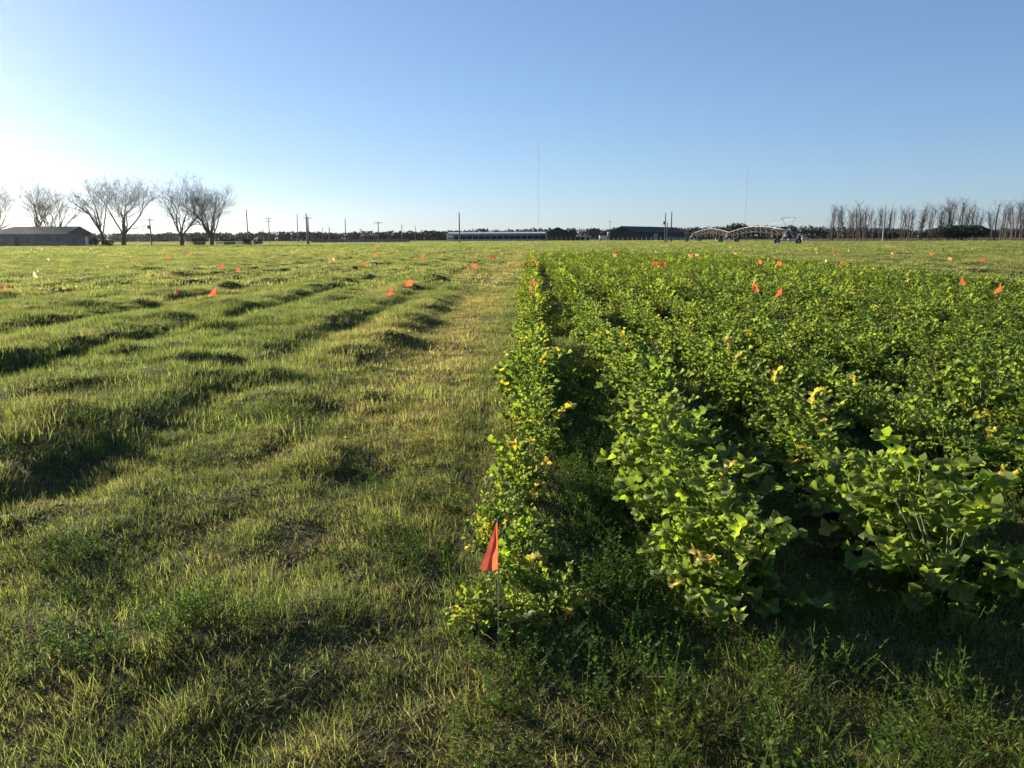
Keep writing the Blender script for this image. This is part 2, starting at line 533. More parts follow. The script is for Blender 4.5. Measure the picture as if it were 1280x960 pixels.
def weed_mesh(name, seed):
    """low sprawling weed: thin stems with many small oval leaves"""
    r = random.Random(seed)
    mb = MB()
    for s in range(9):
        a = r.uniform(0, 6.28); el = r.uniform(.7, 1.45); L = r.uniform(.07, .17)
        d = Vector((math.cos(a) * math.cos(el), math.sin(a) * math.cos(el), math.sin(el)))
        p0 = Vector((r.gauss(0, .03), r.gauss(0, .03), -.01))
        mb.tube([p0, p0 + d * L * .5, p0 + d * L + Vector((0, 0, .01))], .0012, 3, cap=False)
        for k in range(11):
            t = (k + 1.5) / 12
            q = p0 + d * L * t
            b = r.uniform(0, 6.28); e = r.uniform(0, .8)
            ld = Vector((math.cos(b) * math.cos(e), math.sin(b) * math.cos(e), math.sin(e)))
            sd_ = ld.cross(Vector((0, 0, 1))).normalized()
            l = r.uniform(.009, .019); w = l * .3
            mb.add([q, q + ld * l * .45 - sd_ * w, q + ld * l, q + ld * l * .45 + sd_ * w], [(0, 1, 2, 3)])
    return mb.mesh(name, [M['weed']])

def make_cover(name, label, protos, P, rot, scl, idx, tint, cat=None):
    """one object of kind stuff: a cloud of points, each carrying one of the protos"""
    pc = bpy.data.collections.new(name + '_kinds')
    for i, me in enumerate(protos):
        o = bpy.data.objects.new('%s_kind_%02d' % (name, i), me)
        pc.objects.link(o)
    me = bpy.data.meshes.new(name)
    me.vertices.add(len(P)); me.vertices.foreach_set('co', P.astype(np.float32).ravel())
    def attr(nm, ty, data):
        a = me.attributes.new(nm, ty, 'POINT')
        a.data.foreach_set('vector' if ty == 'FLOAT_VECTOR' else 'value', data.ravel())
    attr('rot', 'FLOAT_VECTOR', rot.astype(np.float32))
    attr('scl', 'FLOAT_VECTOR', scl.astype(np.float32))
    attr('idx', 'INT', idx.astype(np.int32))
    attr('tint', 'FLOAT', tint.astype(np.float32))
    o = bpy.data.objects.new(name, me)
    COL.objects.link(o)
    ng = bpy.data.node_groups.new(name + '_nodes', 'GeometryNodeTree')
    ng.interface.new_socket('Geometry', in_out='INPUT', socket_type='NodeSocketGeometry')
    ng.interface.new_socket('Geometry', in_out='OUTPUT', socket_type='NodeSocketGeometry')
    gi = ng.nodes.new('NodeGroupInput'); go = ng.nodes.new('NodeGroupOutput')
    ci = ng.nodes.new('GeometryNodeCollectionInfo')
    ci.inputs['Collection'].default_value = pc
    ci.inputs['Separate Children'].default_value = True
    ci.inputs['Reset Children'].default_value = True
    ip = ng.nodes.new('GeometryNodeInstanceOnPoints')
    ip.inputs['Pick Instance'].default_value = True
    def na(nm, ty):
        n = ng.nodes.new('GeometryNodeInputNamedAttribute'); n.data_type = ty
        n.inputs['Name'].default_value = nm
        return [s for s in n.outputs if s.enabled and s.name == 'Attribute'][0]
    ng.links.new(gi.outputs[0], ip.inputs['Points'])
    ng.links.new(ci.outputs[0], ip.inputs['Instance'])
    ng.links.new(na('idx', 'INT'), ip.inputs['Instance Index'])
    e2r = ng.nodes.new('FunctionNodeEulerToRotation')
    ng.links.new(na('rot', 'FLOAT_VECTOR'), e2r.inputs[0])
    ng.links.new(e2r.outputs[0], ip.inputs['Rotation'])
    ng.links.new(na('scl', 'FLOAT_VECTOR'), ip.inputs['Scale'])
    ng.links.new(ip.outputs[0], go.inputs[0])
    md = o.modifiers.new('cover', 'NODES'); md.node_group = ng
    tag(o, label, cat, kind='stuff')
    return o

def sector(r0, r1, dens, a0=-46, a1=43):
    area = .5 * R(a1 - a0) * (r1 * r1 - r0 * r0)
    n = int(area * dens)
    r = np.sqrt(rng.uniform(r0 * r0, r1 * r1, n)); a = rng.uniform(R(a0), R(a1), n)
    return r * np.sin(a), r * np.cos(a)

def strawness(x, y):
    """0 lush green .. 1 dry: dry path beside the crop, dry patches elsewhere"""
    t = .15 + 1.1 * (fbm(x / 1.3, y / 1.9, 90, 3) - .5) + .65 * (fbm(x / .25, y / .25, 93, 2) - .5)
    path = sstep(-2.4, -1.6, x) * (1 - sstep(-.9, -.4, x))
    t += .28 * path * sstep(6, 14, y)
    t += .18 * np.exp(-((x + 1.0) / .35) ** 2) * sstep(4, 7, y)
    t -= .16 * (1 - sstep(-4.5, -2.8, x)) * (1 - sstep(12, 20, y))
    t -= .12 * crop_mask(x, y)
    return t

def cover(name, label, kinds, x, y, smin, smax, hk, bare=True, cm_keep=1.0, tint_off=0.0, sink=0.0, tnoise=.12):
    keep = np.ones(len(x), bool)
    if bare:
        b = fbm(x / .55, y / .55, 120, 3)
        keep &= rng.uniform(size=len(x)) < sstep(.18, .30, b) * .7 + .3
    cm = crop_mask(x, y)
    keep &= rng.uniform(size=len(x)) < (1 - cm) + cm * cm_keep
    x, y = x[keep], y[keep]
    z = height(x, y) - sink
    n = len(x)
    lush = .5 * fbm(x / .8, y / .8, 130, 2) + .5 * fbm(x / .28, y / .28, 133, 2)
    s = rng.uniform(smin, smax, n)
    hh = np.clip(.15 + 1.75 * lush, .35, 1.7) * hk
    path = sstep(-2.4, -1.7, x) * (1 - sstep(-.8, -.4, x)) * sstep(7, 12, y)
    hh = hh * (1 - .35 * path)
    scl = np.stack([s, s, s * hh], 1)
    rot = np.stack([rng.normal(0, .12, n), rng.normal(0, .12, n), rng.uniform(0, 6.283, n)], 1)
    tint = np.clip(strawness(x, y) + rng.normal(0, tnoise, n) + tint_off, 0, 1)
    idx = rng.integers(0, len(kinds), n)
    return make_cover(name, label, kinds, np.stack([x, y, z], 1), rot, scl, idx, tint)

near_k = [tuft_mesh('tuft_near_%d' % i, 54, .062, .025, .078, .0028, 3, (.85 if i % 2 else 1.2), .14, 100 + i, (1.0 if i % 2 else 1.7)) for i in range(10)]
mid_k = [tuft_mesh('tuft_mid_%d' % i, 80, .16, .04, .105, .0048, 2, .8, .08, 200 + i, .9) for i in range(6)]
far_k = [tuft_mesh('tuft_far_%d' % i, 56, .40, .06, .13, .018, 2, .5, .05, 300 + i, .8) for i in range(5)]
vfar_k = [tuft_mesh('tuft_vfar_%d' % i, 50, 1.0, .09, .17, .06, 2, .5, 0, 400 + i, .8) for i in range(4)]
weed_k = [weed_mesh('weed_%d' % i, 500 + i) for i in range(5)]
x, y = sector(1.2, 8.0, 640)
d = np.hypot(x, y)
k = rng.uniform(size=len(x)) > sstep(6.0, 8.0, d)
cover('grass', 'short rough grass with dry stalks covering the near ground', near_k, x[k], y[k], .75, 1.3, 1.0, cm_keep=.55)
x, y = sector(1.2, 7.0, 75)
w = fbm(x / .7, y / .7, 140, 2)
right = sstep(-.2, .8, x)
k = rng.uniform(size=len(x)) < np.clip(sstep(.48, .64, w) * .65 + right * .8, 0, 1)
cover('weeds', 'low small-leaved weeds growing through the near grass', weed_k, x[k], y[k], .7, 1.35, .95, cm_keep=.7, bare=False, tint_off=-.1)
def litter_mesh(name, seed):
    r = random.Random(seed); mb = MB()
    for k in range(7):
        a = r.uniform(0, 6.28); L = r.uniform(.05, .17); p = Vector((r.gauss(0, .06), r.gauss(0, .06), r.uniform(.0, .03)))
        d_ = Vector((math.cos(a), math.sin(a), r.gauss(.12, .18)))
        mb.tube([p, p + d_ * L * .5 + Vector((0, 0, .008)), p + d_ * L], [.0012, .0010, .0005], 3, cap=False)
    return mb.mesh(name, [M['straw']])
litter_k = [litter_mesh('stalks_%d' % i, 540 + i) for i in range(5)]
x, y = sector(1.2, 9.0, 34)
k = rng.uniform(size=len(x)) < sstep(.35, .6, fbm(x / .5, y / .5, 150, 3))
cover('dead_stalks', 'dry broken stalks lying among the near grass', litter_k, x[k], y[k], .7, 1.3, 1.0, cm_keep=.4, bare=False, sink=-.015)
def clod_mesh(name, seed):
    r = random.Random(seed); mb = MB()
    for k in range(6):
        c = Vector((r.gauss(0, .04), r.gauss(0, .04), 0)); q = r.uniform(.004, .010)
        vs = [c + Vector((math.cos(a) * q * r.uniform(.7, 1.3), math.sin(a) * q * r.uniform(.7, 1.3), z * q)) for z in (-.4, .4) for a in (0, 1.26, 2.5, 3.8, 5.0)]
        vs.append(c + Vector((0, 0, q * .9)))
        mb.add(vs, [(j, (j + 1) % 5, 5 + (j + 1) % 5, 5 + j) for j in range(5)] + [(5 + j, 5 + (j + 1) % 5, 10) for j in range(5)])
    return mb.mesh(name, [M['soil']])
x, y = sector(1.2, 7.0, 60)
k = fbm(x / .55, y / .55, 120, 3) < .36
cover('soil_clods', 'brown crumbs of soil showing in the bare patches', [clod_mesh('clods_%d' % i, 560 + i) for i in range(4)], x[k], y[k], .7, 1.4, 1.0, bare=False, sink=-.004)
wispy_k = [tuft_mesh('tuft_wispy_%d' % i, 60, .07, .07, .15, .0024, 3, .75, .12, 600 + i, 1.6) for i in range(6)]
x, y = sector(1.2, 9.0, 46)
wsp = fbm(x / .45, y / .45, 155, 2) + .30 * sstep(.1, .7, x) * (1 - sstep(2.8, 3.6, y)) + .22 * sstep(.1, .3, x) * (1 - sstep(.6, .8, x))
k = rng.uniform(size=len(x)) < sstep(.44, .66, wsp)
cover('grass', 'taller wispy tufts standing out of the near grass', wispy_k, x[k], y[k], .7, 1.25, .95, bare=False, cm_keep=.8, tint_off=-.08)
x, y = sector(3.0, 9.0, 200, 0, 16)
k = (x > .2) & (x < .72) & (fbm(x / .4, y / .6, 158, 2) > .38)
cover('weeds', 'weeds filling the gap between the first two crop rows', weed_k, x[k], y[k], .8, 1.5, .9, bare=False, tint_off=-.1)
x, y = sector(6.0, 26.0, 9)
k = (fbm(x / .6, y / .6, 165, 2) > .52)
cover('grass', 'rounded taller tufts scattered over the middle of the field', mid_k, x[k], y[k], 1.2, 1.9, 1.1, cm_keep=.1, tint_off=-.12)
x, y = sector(6.0, 26.0, 78)
d = np.hypot(x, y)
k = (rng.uniform(size=len(x)) < sstep(6.0, 8.0, d)) & (rng.uniform(size=len(x)) > sstep(21, 26, d))
cover('grass', 'grass in soft hummocks over the middle of the field', mid_k, x[k], y[k], .8, 1.35, 1.0, cm_keep=.6)
x, y = sector(21, 82, 8.5)
d = np.hypot(x, y)
k = (rng.uniform(size=len(x)) < sstep(21, 26, d)) & (rng.uniform(size=len(x)) > sstep(70, 82, d))
cover('grass', 'grass of the open field beyond the hummocks', far_k, x[k], y[k], .8, 1.3, .9, cm_keep=.3, bare=False)
x, y = sector(70, 330, 1.0)
d = np.hypot(x, y)
k = (rng.uniform(size=len(x)) < sstep(70, 82, d))
k &= ~((x > 75) & (y > 215))
cover('grass', 'pale grass of the far field towards the barns', vfar_k, x[k], y[k], .8, 1.3, .9, bare=False, tint_off=-.02, tnoise=.08)

# ------------------------------------------------------------------ the broad-leaved crop
def leaf_geo(seed, L=.26, W=.085, el0=60, bend=75, detail=18):
    """one lobed leaf: stalk, small side lobes, a big round end lobe with a wavy edge"""
    r = random.Random(seed)
    pts, y, z, e = [], 0.0, 0.0, R(el0)
    st = detail
    vs, fs = [], []
    ph = r.uniform(0, 6.28)
    for k in range(st + 1):
        t = k / st
        if t < .28: w = .035
        elif t < .58: w = .12 + .46 * (.5 + .5 * math.cos((t - .38) * 50 + ph * .15)) * (t + .35)
        else:
            u = (t - .785) / .22
            w = .5 * math.sqrt(max(.0, 1 - u * u)) * (1 + .26 * math.cos(t * 40 + ph))
        w = max(w, .02) * W
        rip = .26 * W * math.sin(t * 19 + ph) * (1 if t > .3 else 0)
        rip2 = .26 * W * math.sin(t * 23 + ph + 2) * (1 if t > .3 else 0)
        cup = .35 * w
        nz_, ny_ = math.cos(e), -math.sin(e)      # leaf normal in the yz plane
        def P(xo, h): return (xo, y + ny_ * h, z + nz_ * h)
        vs += [P(-w, cup + rip), P(-w * .55, cup * .25 - rip * .3), P(0, 0), P(w * .55, cup * .25 - rip2 * .3), P(w, cup + rip2)]
        y += math.cos(e) * L / st; z += math.sin(e) * L / st
        e -= R(bend) / st * (1.6 if t > .4 else .4)
    for k in range(st):
        for j in range(4):
            a = k * 5 + j
            fs.append((a, a + 1, a + 6, a + 5))
    return vs, fs

LEAF_SHAPES = [leaf_geo(900 + i, L, W, e, b) for i, (L, W, e, b) in enumerate([
    (.25, .082, 66, 60), (.22, .070, 76, 85), (.20, .074, 56, 90), (.18, .066, 42, 75), (.15, .058, 70, 110), (.12, .050, 50, 80), (.095, .042, 78, 100), (.18, .066, 28, 60)])]
LEAF_SHAPES_LO = [leaf_geo(900 + i, L, W, e, b, 9) for i, (L, W, e, b) in enumerate([
    (.25, .082, 66, 60), (.22, .070, 76, 85), (.20, .074, 56, 90), (.18, .066, 42, 75), (.15, .058, 70, 110), (.12, .050, 50, 80), (.095, .042, 78, 100), (.18, .066, 28, 60)])]
def add_lf(me, nleaf_stations):
    a = me.attributes.new('lf', 'FLOAT_VECTOR', 'POINT')
    out = []
    for st in nleaf_stations:
        for k in range(st + 1):
            for c in (1, .55, 0, .55, 1):
                out += [c, k / st, 0]
    a.data.foreach_set('vector', out)
LEAF_MATS = [M['leaf'], M['leaf_lime'], M['leaf_yellow']]
LEAF_MESH = {}
for i, (vs, fs) in enumerate(LEAF_SHAPES):
    for j in range(3):
        me = bpy.data.meshes.new('leaf_shape')
        me.from_pydata(vs, [], fs); me.materials.append(LEAF_MATS[j])
        me.polygons.foreach_set('use_smooth', [True] * len(fs)); add_lf(me, [18])
        LEAF_MESH[i, j] = me

def plant_plan(seed, n=74, H=.33, spread=.165, yellow=.015, lime=.09, big=1.0):
    """where the leaves of one plant sit: (shape, material, position, turn, tilt, size)"""
    r = random.Random(seed)
    plan = []
    for k in range(n):
        t = k / n
        a = k * 2.4 + r.uniform(-.5, .5)
        z = r.uniform(0, H) * (1 - .25 * r.random())
        if t < .25: z *= .25
        rad = r.uniform(.0, spread) * (.4 + .6 * t)
        sh = r.choice([0, 1, 2, 4, 5, 6] if z > .1 else [0, 2, 3, 7, 3, 7])
        s = r.uniform(.6, 1.05) * (1.0 if z < .15 else .72) * (big if r.random() < .6 else 1.0)
        q = r.random()
        mi = 2 if q < yellow * (2.5 if z < .08 else .8) else (1 if q < yellow + lime * (1.6 if z > .15 else .6) else 0)
        plan.append((sh, mi, Vector((rad * math.cos(a), rad * math.sin(a), z)), a + r.gauss(0, .5) - math.pi / 2, r.gauss(0, .2), s))
    return plan

def leaf_matrix(p, rz, tilt, s):
    return Matrix.Translation(p) @ Matrix.Rotation(rz, 4, 'Z') @ Matrix.Rotation(tilt, 4, 'X') @ Matrix.Diagonal((s, s, s, 1))

def stems_mb(seed, plan):
    mb = MB()
    for sh, mi, p, rz, ti, s in plan[::4]:
        if p.z > .05:
            mb.tube([(p.x * .15, p.y * .15, -.03), (p.x * .6, p.y * .6, p.z * .55), p], [.006, .004, .003], 4, cap=False)
    mb.tube([(0, 0, -.04), (.005, 0, .08), (0, .008, .22)], [.011, .009, .005], 5)
    return mb

def merged_plant(seed, shapes=LEAF_SHAPES_LO, **kw):
    plan = plant_plan(seed, **kw)
    mb = MB()
    for sh, mi, p, rz, ti, s in plan:
        vs, fs = shapes[sh]
        mt = leaf_matrix(p, rz, ti, s)
        mb.add([mt @ Vector(v) for v in vs], fs, mi)
    lm = mb.mesh('leaves', LEAF_MATS, True)
    add_lf(lm, [len(shapes[0][0]) // 5 - 1] * len(plan))
    return lm, stems_mb(seed, plan).mesh('stem', [M['stem']], True)

def crop_spots():
    out = []
    for ri, rx in enumerate(ROW_X):
        y = 3.02 + rnd.uniform(-.1, .12) + (.14 if ri == 0 else 0)
        while y < CROP_Y1:
            off = (-.17 if ri == 0 else (-.15 if ri < 3 else 0)) * (1 - float(sstep(3.6, 5.5, y)))
            gap = float(fbm(np.array([rx * 3.1]), np.array([y / 2.3]), 160, 2)[0])
            ok = gap > .22 or ri == 0
            hgt = .78 + .45 * float(fbm(np.array([rx / 1.2]), np.array([y / 1.6]), 170, 2)[0])
            if ri == 0:
                hgt *= (.6 if y < 3.7 else (.72 if y < 5.5 else .9))
                if 11.2 < y < 12.5: ok = False
            if ok:
                out.append((ri, rx + off + rnd.gauss(0, (.06 if ri < 3 else .08) if ri else (.12 if y < 4.5 else .05)), y, hgt * rnd.uniform(.75, 1.18)))
            fill = float(fbm(np.array([rx / 1.1 + 9]), np.array([y / 1.4]), 175, 2)[0])
            if (ri >= 3 and y > 5.0 and fill > (.56 if y < 14 else .48)) or (ri == 0 and 5.5 < y < 16 and fill > .44) or (ri in (1, 2) and fill > .6 and y > 12):
                out.append((ri, rx + rnd.uniform(.3, .6), y + rnd.uniform(-.1, .1), hgt * rnd.uniform(.4, .7)))
            y += rnd.uniform(.24, .36) * (1.0 if y < 20 else 1.35)
    out += [(0, -.22, 2.9, .42), (0, -.05, 2.82, .38), (0, .12, 2.95, .45)]
    return out

spots = crop_spots()
def in_view(p, mx=60, my=80):
    v = CAM_M.transposed() @ (Vector(p) - Vector((0, 0, CAM_H)))
    if v.z > -.1: return False
    px, py = 640 + 1000 * v.x / -v.z, 480 - 1000 * v.y / -v.z
    return -mx < px < 1280 + mx and py < 960 + my
ORD = ['first', 'second', 'third', 'fourth', 'fifth', 'sixth', 'seventh', 'eighth', 'ninth', 'tenth', 'eleventh', 'twelfth', 'thirteenth', 'fourteenth']
vis = [s for s in spots if in_view((s[1], s[2], .25))]
vis.sort(key=lambda s: math.hypot(s[1], s[2]))
single = vis[:300]
single_set = set(id(s) for s in single)
rest = [s for s in spots if id(s) not in single_set]
hi_kinds = [merged_plant(700 + i, LEAF_SHAPES, n=104) for i in range(7)]
edge_kinds = [merged_plant(750 + i, LEAF_SHAPES, n=76, yellow=.07, lime=.26, big=1.25, spread=.17) for i in range(4)]
in_row = {}
for s in single:
    in_row[id(s)] = sum(1 for q in single if q[0] == s[0] and q[2] < s[2])
for si, s in enumerate(single):
    ri, x, y, hg = s
    k = in_row[id(s)]
    r = random.Random(si * 13 + 5)
    root = empty('crop_plant', (x, y, gz(x, y) - .01), r.uniform(0, 6.28), 1.0)
    sc = hg * r.uniform(.9, 1.12)
    wx = 1.2 if ri in (1, 2) and y < 6 else (1.08 if math.hypot(x, y) < 5.2 else 1.06)
    root.scale = (sc * wx * r.uniform(.92, 1.12), sc * wx * r.uniform(.92, 1.12), sc)
    where = ('in the row edging the grass path' if ri == 0 else 'in the %s row from the grass path' % ORD[ri])
    look = ('yellowing leafy plant' if ri == 0 else 'bushy green plant')
    if ri <= 3 and k < 8:
        lab = '%s, %s %s' % (look, ('nearest' if k == 0 else ORD[k] + ' from near end'), where)
    else:
        lab = '%s further back %s' % (look, where)
    tag(root, lab, 'crop plant', 'broad-leaved crop plants in rows')
    if math.hypot(x, y) < 5.2:
        plan = plant_plan(4000 + si, n=96 if ri else 60, yellow=(.07 if ri == 0 else .018), lime=(.28 if ri == 0 else .22), big=(1.3 if ri == 0 else 1.12))
        for sh, mi, p, rz, ti, ls in plan:
            lo = bpy.data.objects.new('leaf', LEAF_MESH[sh, mi])
            COL.objects.link(lo); lo.parent = root
            lo.matrix_local = leaf_matrix(p, rz, ti, ls)
        stems_mb(si, plan).build('stem', M['stem'], root)
    else:
        lv, stm = r.choice(edge_kinds if ri == 0 else hi_kinds)
        lo = bpy.data.objects.new('foliage', lv); COL.objects.link(lo); lo.parent = root
        so = bpy.data.objects.new('stem', stm); COL.objects.link(so); so.parent = root

# the rows beyond, past counting
far_plants = [merged_plant(800 + i, n=66)[0] for i in range(6)] + [merged_plant(820 + i, n=66, yellow=.14, lime=.3)[0] for i in range(2)]
X = np.array([s[1] for s in rest]); Y = np.array([s[2] for s in rest]); HG = np.array([s[3] for s in rest]); RI = np.array([s[0] for s in rest])
n = len(X)
fidx = rng.integers(0, 6, n)
fidx[RI == 0] = rng.integers(6, 8, (RI == 0).sum())
patch = fbm(X / 2.5, Y / 4, 180, 2)
sel = (patch > .62) & (rng.uniform(size=n) < .5)
fidx[sel] = 6
s_ = HG * rng.uniform(.9, 1.15, n) * (1 + .12 * sstep(10, 20, Y))
make_cover('crop_foliage', 'far rows of the leafy green crop closing into one canopy', far_plants,
           np.stack([X, Y, height(X, Y)], 1), np.stack([rng.normal(0, .08, n), rng.normal(0, .08, n), rng.uniform(0, 6.28, n)], 1),
           np.stack([s_ * 1.2, s_ * 1.2, s_], 1), fidx, np.zeros(n))

# ------------------------------------------------------------------ plot marker flags
def pennant_mesh(kind, mat, seed=0):
    r = random.Random(seed)
    mb = MB()
    nx_, nz_ = 6, 6
    vs, fs = [], []
    for i in range(nx_ + 1):
        for j in range(nz_ + 1):
            u, v = i / nx_, j / nz_              # u away from the wire, v downwards
            wv = .012 * math.sin(u * 5 + seed) * u + .008 * math.sin(v * 6 + u * 3 + seed * 2)
            if kind == 'square':
                x, z = u * .17, -v * .125 - .03 * u * u
            elif kind == 'sag':
                x = u * .125 * (.22 + .78 * v); z = -v * .135 - u * .035 * v; wv *= 1.6
            elif kind == 'folded':
                x = u * .085 * (.35 + .65 * v); z = -v * .12 - u * .045; wv *= 2.2
            else:                                # hanging: gathered at the top, wide at the foot
                x = u * .068 * (.10 + .90 * v ** 1.2); z = -v * .178 + .030 * (.5 - abs(u - .5)) * v ** 3; wv = .075 * (abs(u - .45) - .45) * (.15 + v) + .006 * math.sin(v * 9 + u * 4)
            vs.append((x, wv, z))
    for i in range(nx_):
        for j in range(nz_):
            a = i * (nz_ + 1) + j
            fs.append((a, a + 1, a + nz_ + 2, a + nz_ + 1))
    mb.add(vs, fs)
    return mb.mesh('pennant', [mat], True)
wire_mb = MB(); wire_mb.tube([(0, 0, -.3), (0.002, 0, .2), (0, 0, .485)], .0015, 5)
wire_me = wire_mb.mesh('wire', [M['wire']])
PEN = {}
for kd in ('square', 'sag', 'folded', 'hanging'):
    for mk in ('orange', 'pale', 'white'):
        for sd in range(3 if kd != 'hanging' else 1):
            PEN[kd, mk, sd] = pennant_mesh(kd, M['flag_' + mk], sd)
FLAGS = [  # column, row, cloth, colour, which way the cloth points (+1 right), label, group
 (613, 685, 'hanging', 'orange', -1, 'large orange-red flag hanging limp on its wire at the near end of the crop edge'),
 (667.5, 364, 'folded', 'orange', 1, 'folded red flag in the crop edge row, lower of a close pair'),
 (666, 353, 'sag', 'orange', -1, 'drooping orange flag in the crop edge row, just above a folded red one'),
 (657, 332, 'square', 'orange', 1, 'orange flag at the crop edge, left of two that overlap further up the path'),
 (667, 330, 'square', 'orange', 1, 'orange flag at the crop edge, right of two that overlap further up the path'),
 (664.7, 320.6, 'square', 'orange', 1, 'small orange flag at the far corner of the crop by the brown path'),
 (667, 316, 'sag', 'white', 1, 'tiny pale flag just beyond the far corner of the crop'),
 (4, 359, 'folded', 'orange', -1, 'orange flag standing alone at the left edge of the field'),
 (219.5, 365, 'sag', 'orange', -1, 'bright orange flag in the left field, left of the nearest left pair'),
 (266, 365.5, 'sag', 'orange', -1, 'bright orange flag beside a dark grass mound, right of the nearest left pair'),
 (278, 334, 'square', 'orange', -1, 'orange flag above the faint track in the left field, left of its pair'),
 (296, 337, 'sag', 'orange', -1, 'orange flag above the faint track in the left field, right of its pair'),
 (208.7, 321, 'square', 'orange', 1, 'small orange flag in line with the left pair of big bare trees'),
 (235, 318.7, 'square', 'orange', 1, 'small orange flag in front of the fork-trunked bare tree'),
 (118, 314, 'square', 'orange', 1, 'small orange flag in front of the right end of the grey house'),
 (205, 312, 'square', 'pale', 1, 'tiny pale flag near the foot of the bare trees'),
 (486.7, 365, 'sag', 'orange', -1, 'wide orange flag in the left field, lower of the pair nearest the path'),
 (512.5, 354.7, 'square', 'orange', -1, 'square orange flag above a dark mound, upper of the pair nearest the path'),
 (449.5, 334, 'folded', 'orange', 1, 'narrow orange flag, left of a pair in the middle of the left field'),
 (458.6, 331, 'sag', 'orange', 1, 'orange flag, right of a pair in the middle of the left field'),
 (410.5, 323.4, 'sag', 'pale', 1, 'pale yellow-orange flag, left of two touching in the left field'),
 (416, 324, 'square', 'pale', 1, 'pale orange flag, right of two touching in the left field'),
 (469.8, 318.7, 'square', 'orange', -1, 'small orange flag alone below the grey fence'),
 (473.7, 310.2, 'square', 'orange', 1, 'tiny orange flag close under the grey fence, nearer of two in one column'),
 (473, 307.6, 'square', 'pale', 1, 'tiny pale flag close under the grey fence, farther of two in one column'),
 (519, 323, 'folded', 'orange', 1, 'orange flag left of a pair between the fence pole and the path'),
 (528, 321.5, 'square', 'orange', -1, 'orange flag right of a pair between the fence pole and the path'),
 (551.9, 318.4, 'sag', 'orange', -1, 'small orange flag alone below the left end of the long white shed'),
 (585.8, 334.7, 'folded', 'orange', 1, 'orange flag left of the pair nearest the brown path'),
 (592, 332.8, 'square', 'orange', 1, 'orange flag right of the pair nearest the brown path'),
 (613, 322.6, 'square', 'orange', 1, 'small orange flag, left of the farther pair beside the brown path'),
 (617.5, 322, 'square', 'orange', 1, 'small orange flag, right of the farther pair beside the brown path'),
 (627, 317, 'sag', 'white', 1, 'tiny whitish flag left of the brown path near its far end'),
 (364.7, 313.7, 'sag', 'white', 1, 'tiny whitish flag below the thin poles, left of its pair'),
 (372.8, 313, 'sag', 'white', 1, 'tiny whitish flag below the thin poles, right of its pair'),
 (44.5, 343, 'sag', 'white', 1, 'yellowish white flag low in the far left field, lower of its pair'),
 (49, 338, 'folded', 'white', 1, 'yellowish white flag low in the far left field, upper of its pair'),
 (61, 324, 'sag', 'white', 1, 'yellowish white flag alone below the grey house'),
 (39, 312, 'sag', 'white', 1, 'white flag close in front of the middle of the grey house'),
 (52, 311.5, 'square', 'white', 1, 'wide white flag in front of the grey house, right of another'),
 (101, 311, 'sag', 'white', 1, 'white flag at the right-hand corner of the grey house'),
 (113, 311, 'square', 'white', 1, 'dim white flag by the bush at the end of the grey house'),
 (272, 311, 'sag', 'white', 1, 'tiny white flag under the rightmost spreading bare tree'),
 (135, 333.6, 'sag', 'white', 1, 'pale flag standing alone in the bright green part of the left field'),
 (767.5, 319.4, 'square', 'pale', 1, 'pale orange flag at the far end of the crop'),
 (819.6, 314.3, 'sag', 'white', 1, 'tiny pale flag beyond the crop in front of the tall poles'),
 (818, 328.5, 'square', 'orange', 1, 'bright orange flag standing in the far crop, left of its pair'),
 (828, 330.5, 'square', 'orange', 1, 'bright orange flag standing in the far crop, right of its pair'),
 (862, 319, 'square', 'pale', 1, 'pale orange flag at the far crop end, left of its pair'),
 (870.4, 319, 'square', 'pale', 1, 'pale orange flag at the far crop end, right of its pair'),
 (918.5, 317, 'square', 'pale', 1, 'pale flag alone in front of the middle irrigation tower'),
 (949.6, 328, 'square', 'orange', 1, 'orange flag over the far crop, left of two under the near irrigation tower'),
 (973.4, 329.5, 'square', 'orange', 1, 'orange flag over the far crop, right of two under the near irrigation tower'),
 (945, 359, 'sag', 'orange', 1, 'red-orange flag standing in the crop, left of the nearest right-hand pair'),
 (973, 364.5, 'sag', 'orange', -1, 'red-orange flag standing in the crop, right of the nearest right-hand pair'),
 (1021, 315.8, 'sag', 'pale', 1, 'small pale flag right of the irrigation machine, nearer of two'),
 (1019.7, 312, 'square', 'pale', 1, 'tiny pale flag right of the irrigation machine, farther of two'),
 (1032.6, 325.5, 'sag', 'white', 1, 'pale flag left of an orange one on the open grass right of the crop'),
 (1052.5, 328.5, 'square', 'orange', 1, 'orange flag right of a pale one on the open grass right of the crop'),
 (1041.3, 317, 'sag', 'orange', 1, 'small orange flag in front of the left end of the row of bare trees'),
 (1061, 312.7, 'sag', 'white', 1, 'tiny white flag in front of the left clump of bare trees'),
 (1114.5, 317, 'square', 'pale', 1, 'faint pale flag left of an orange one before the row of bare trees'),
 (1134, 317, 'sag', 'orange', 1, 'small orange flag with a faint one to its left before the bare trees'),
 (1163.6, 318, 'square', 'orange', 1, 'small orange flag alone left of the two stacked pale ones'),
 (1190, 315.3, 'sag', 'pale', 1, 'small pale flag in front of the dark round bush, farther of two'),
 (1186.6, 324, 'square', 'pale', 1, 'small pale flag in front of the dark round bush, nearer of two'),
 (1215.4, 311, 'sag', 'white', 1, 'tiny white flag beyond the others before the dark round bush'),
 (1227.6, 325.5, 'square', 'orange', 1, 'orange flag with a dark tuft beside it on the right-hand grass'),
 (1204.4, 352, 'sag', 'orange', 1, 'tall orange flag beyond the right corner of the crop, left of its pair'),
 (1247, 361, 'sag', 'orange', -1, 'tall orange flag beyond the right corner of the crop, right of its pair'),
]
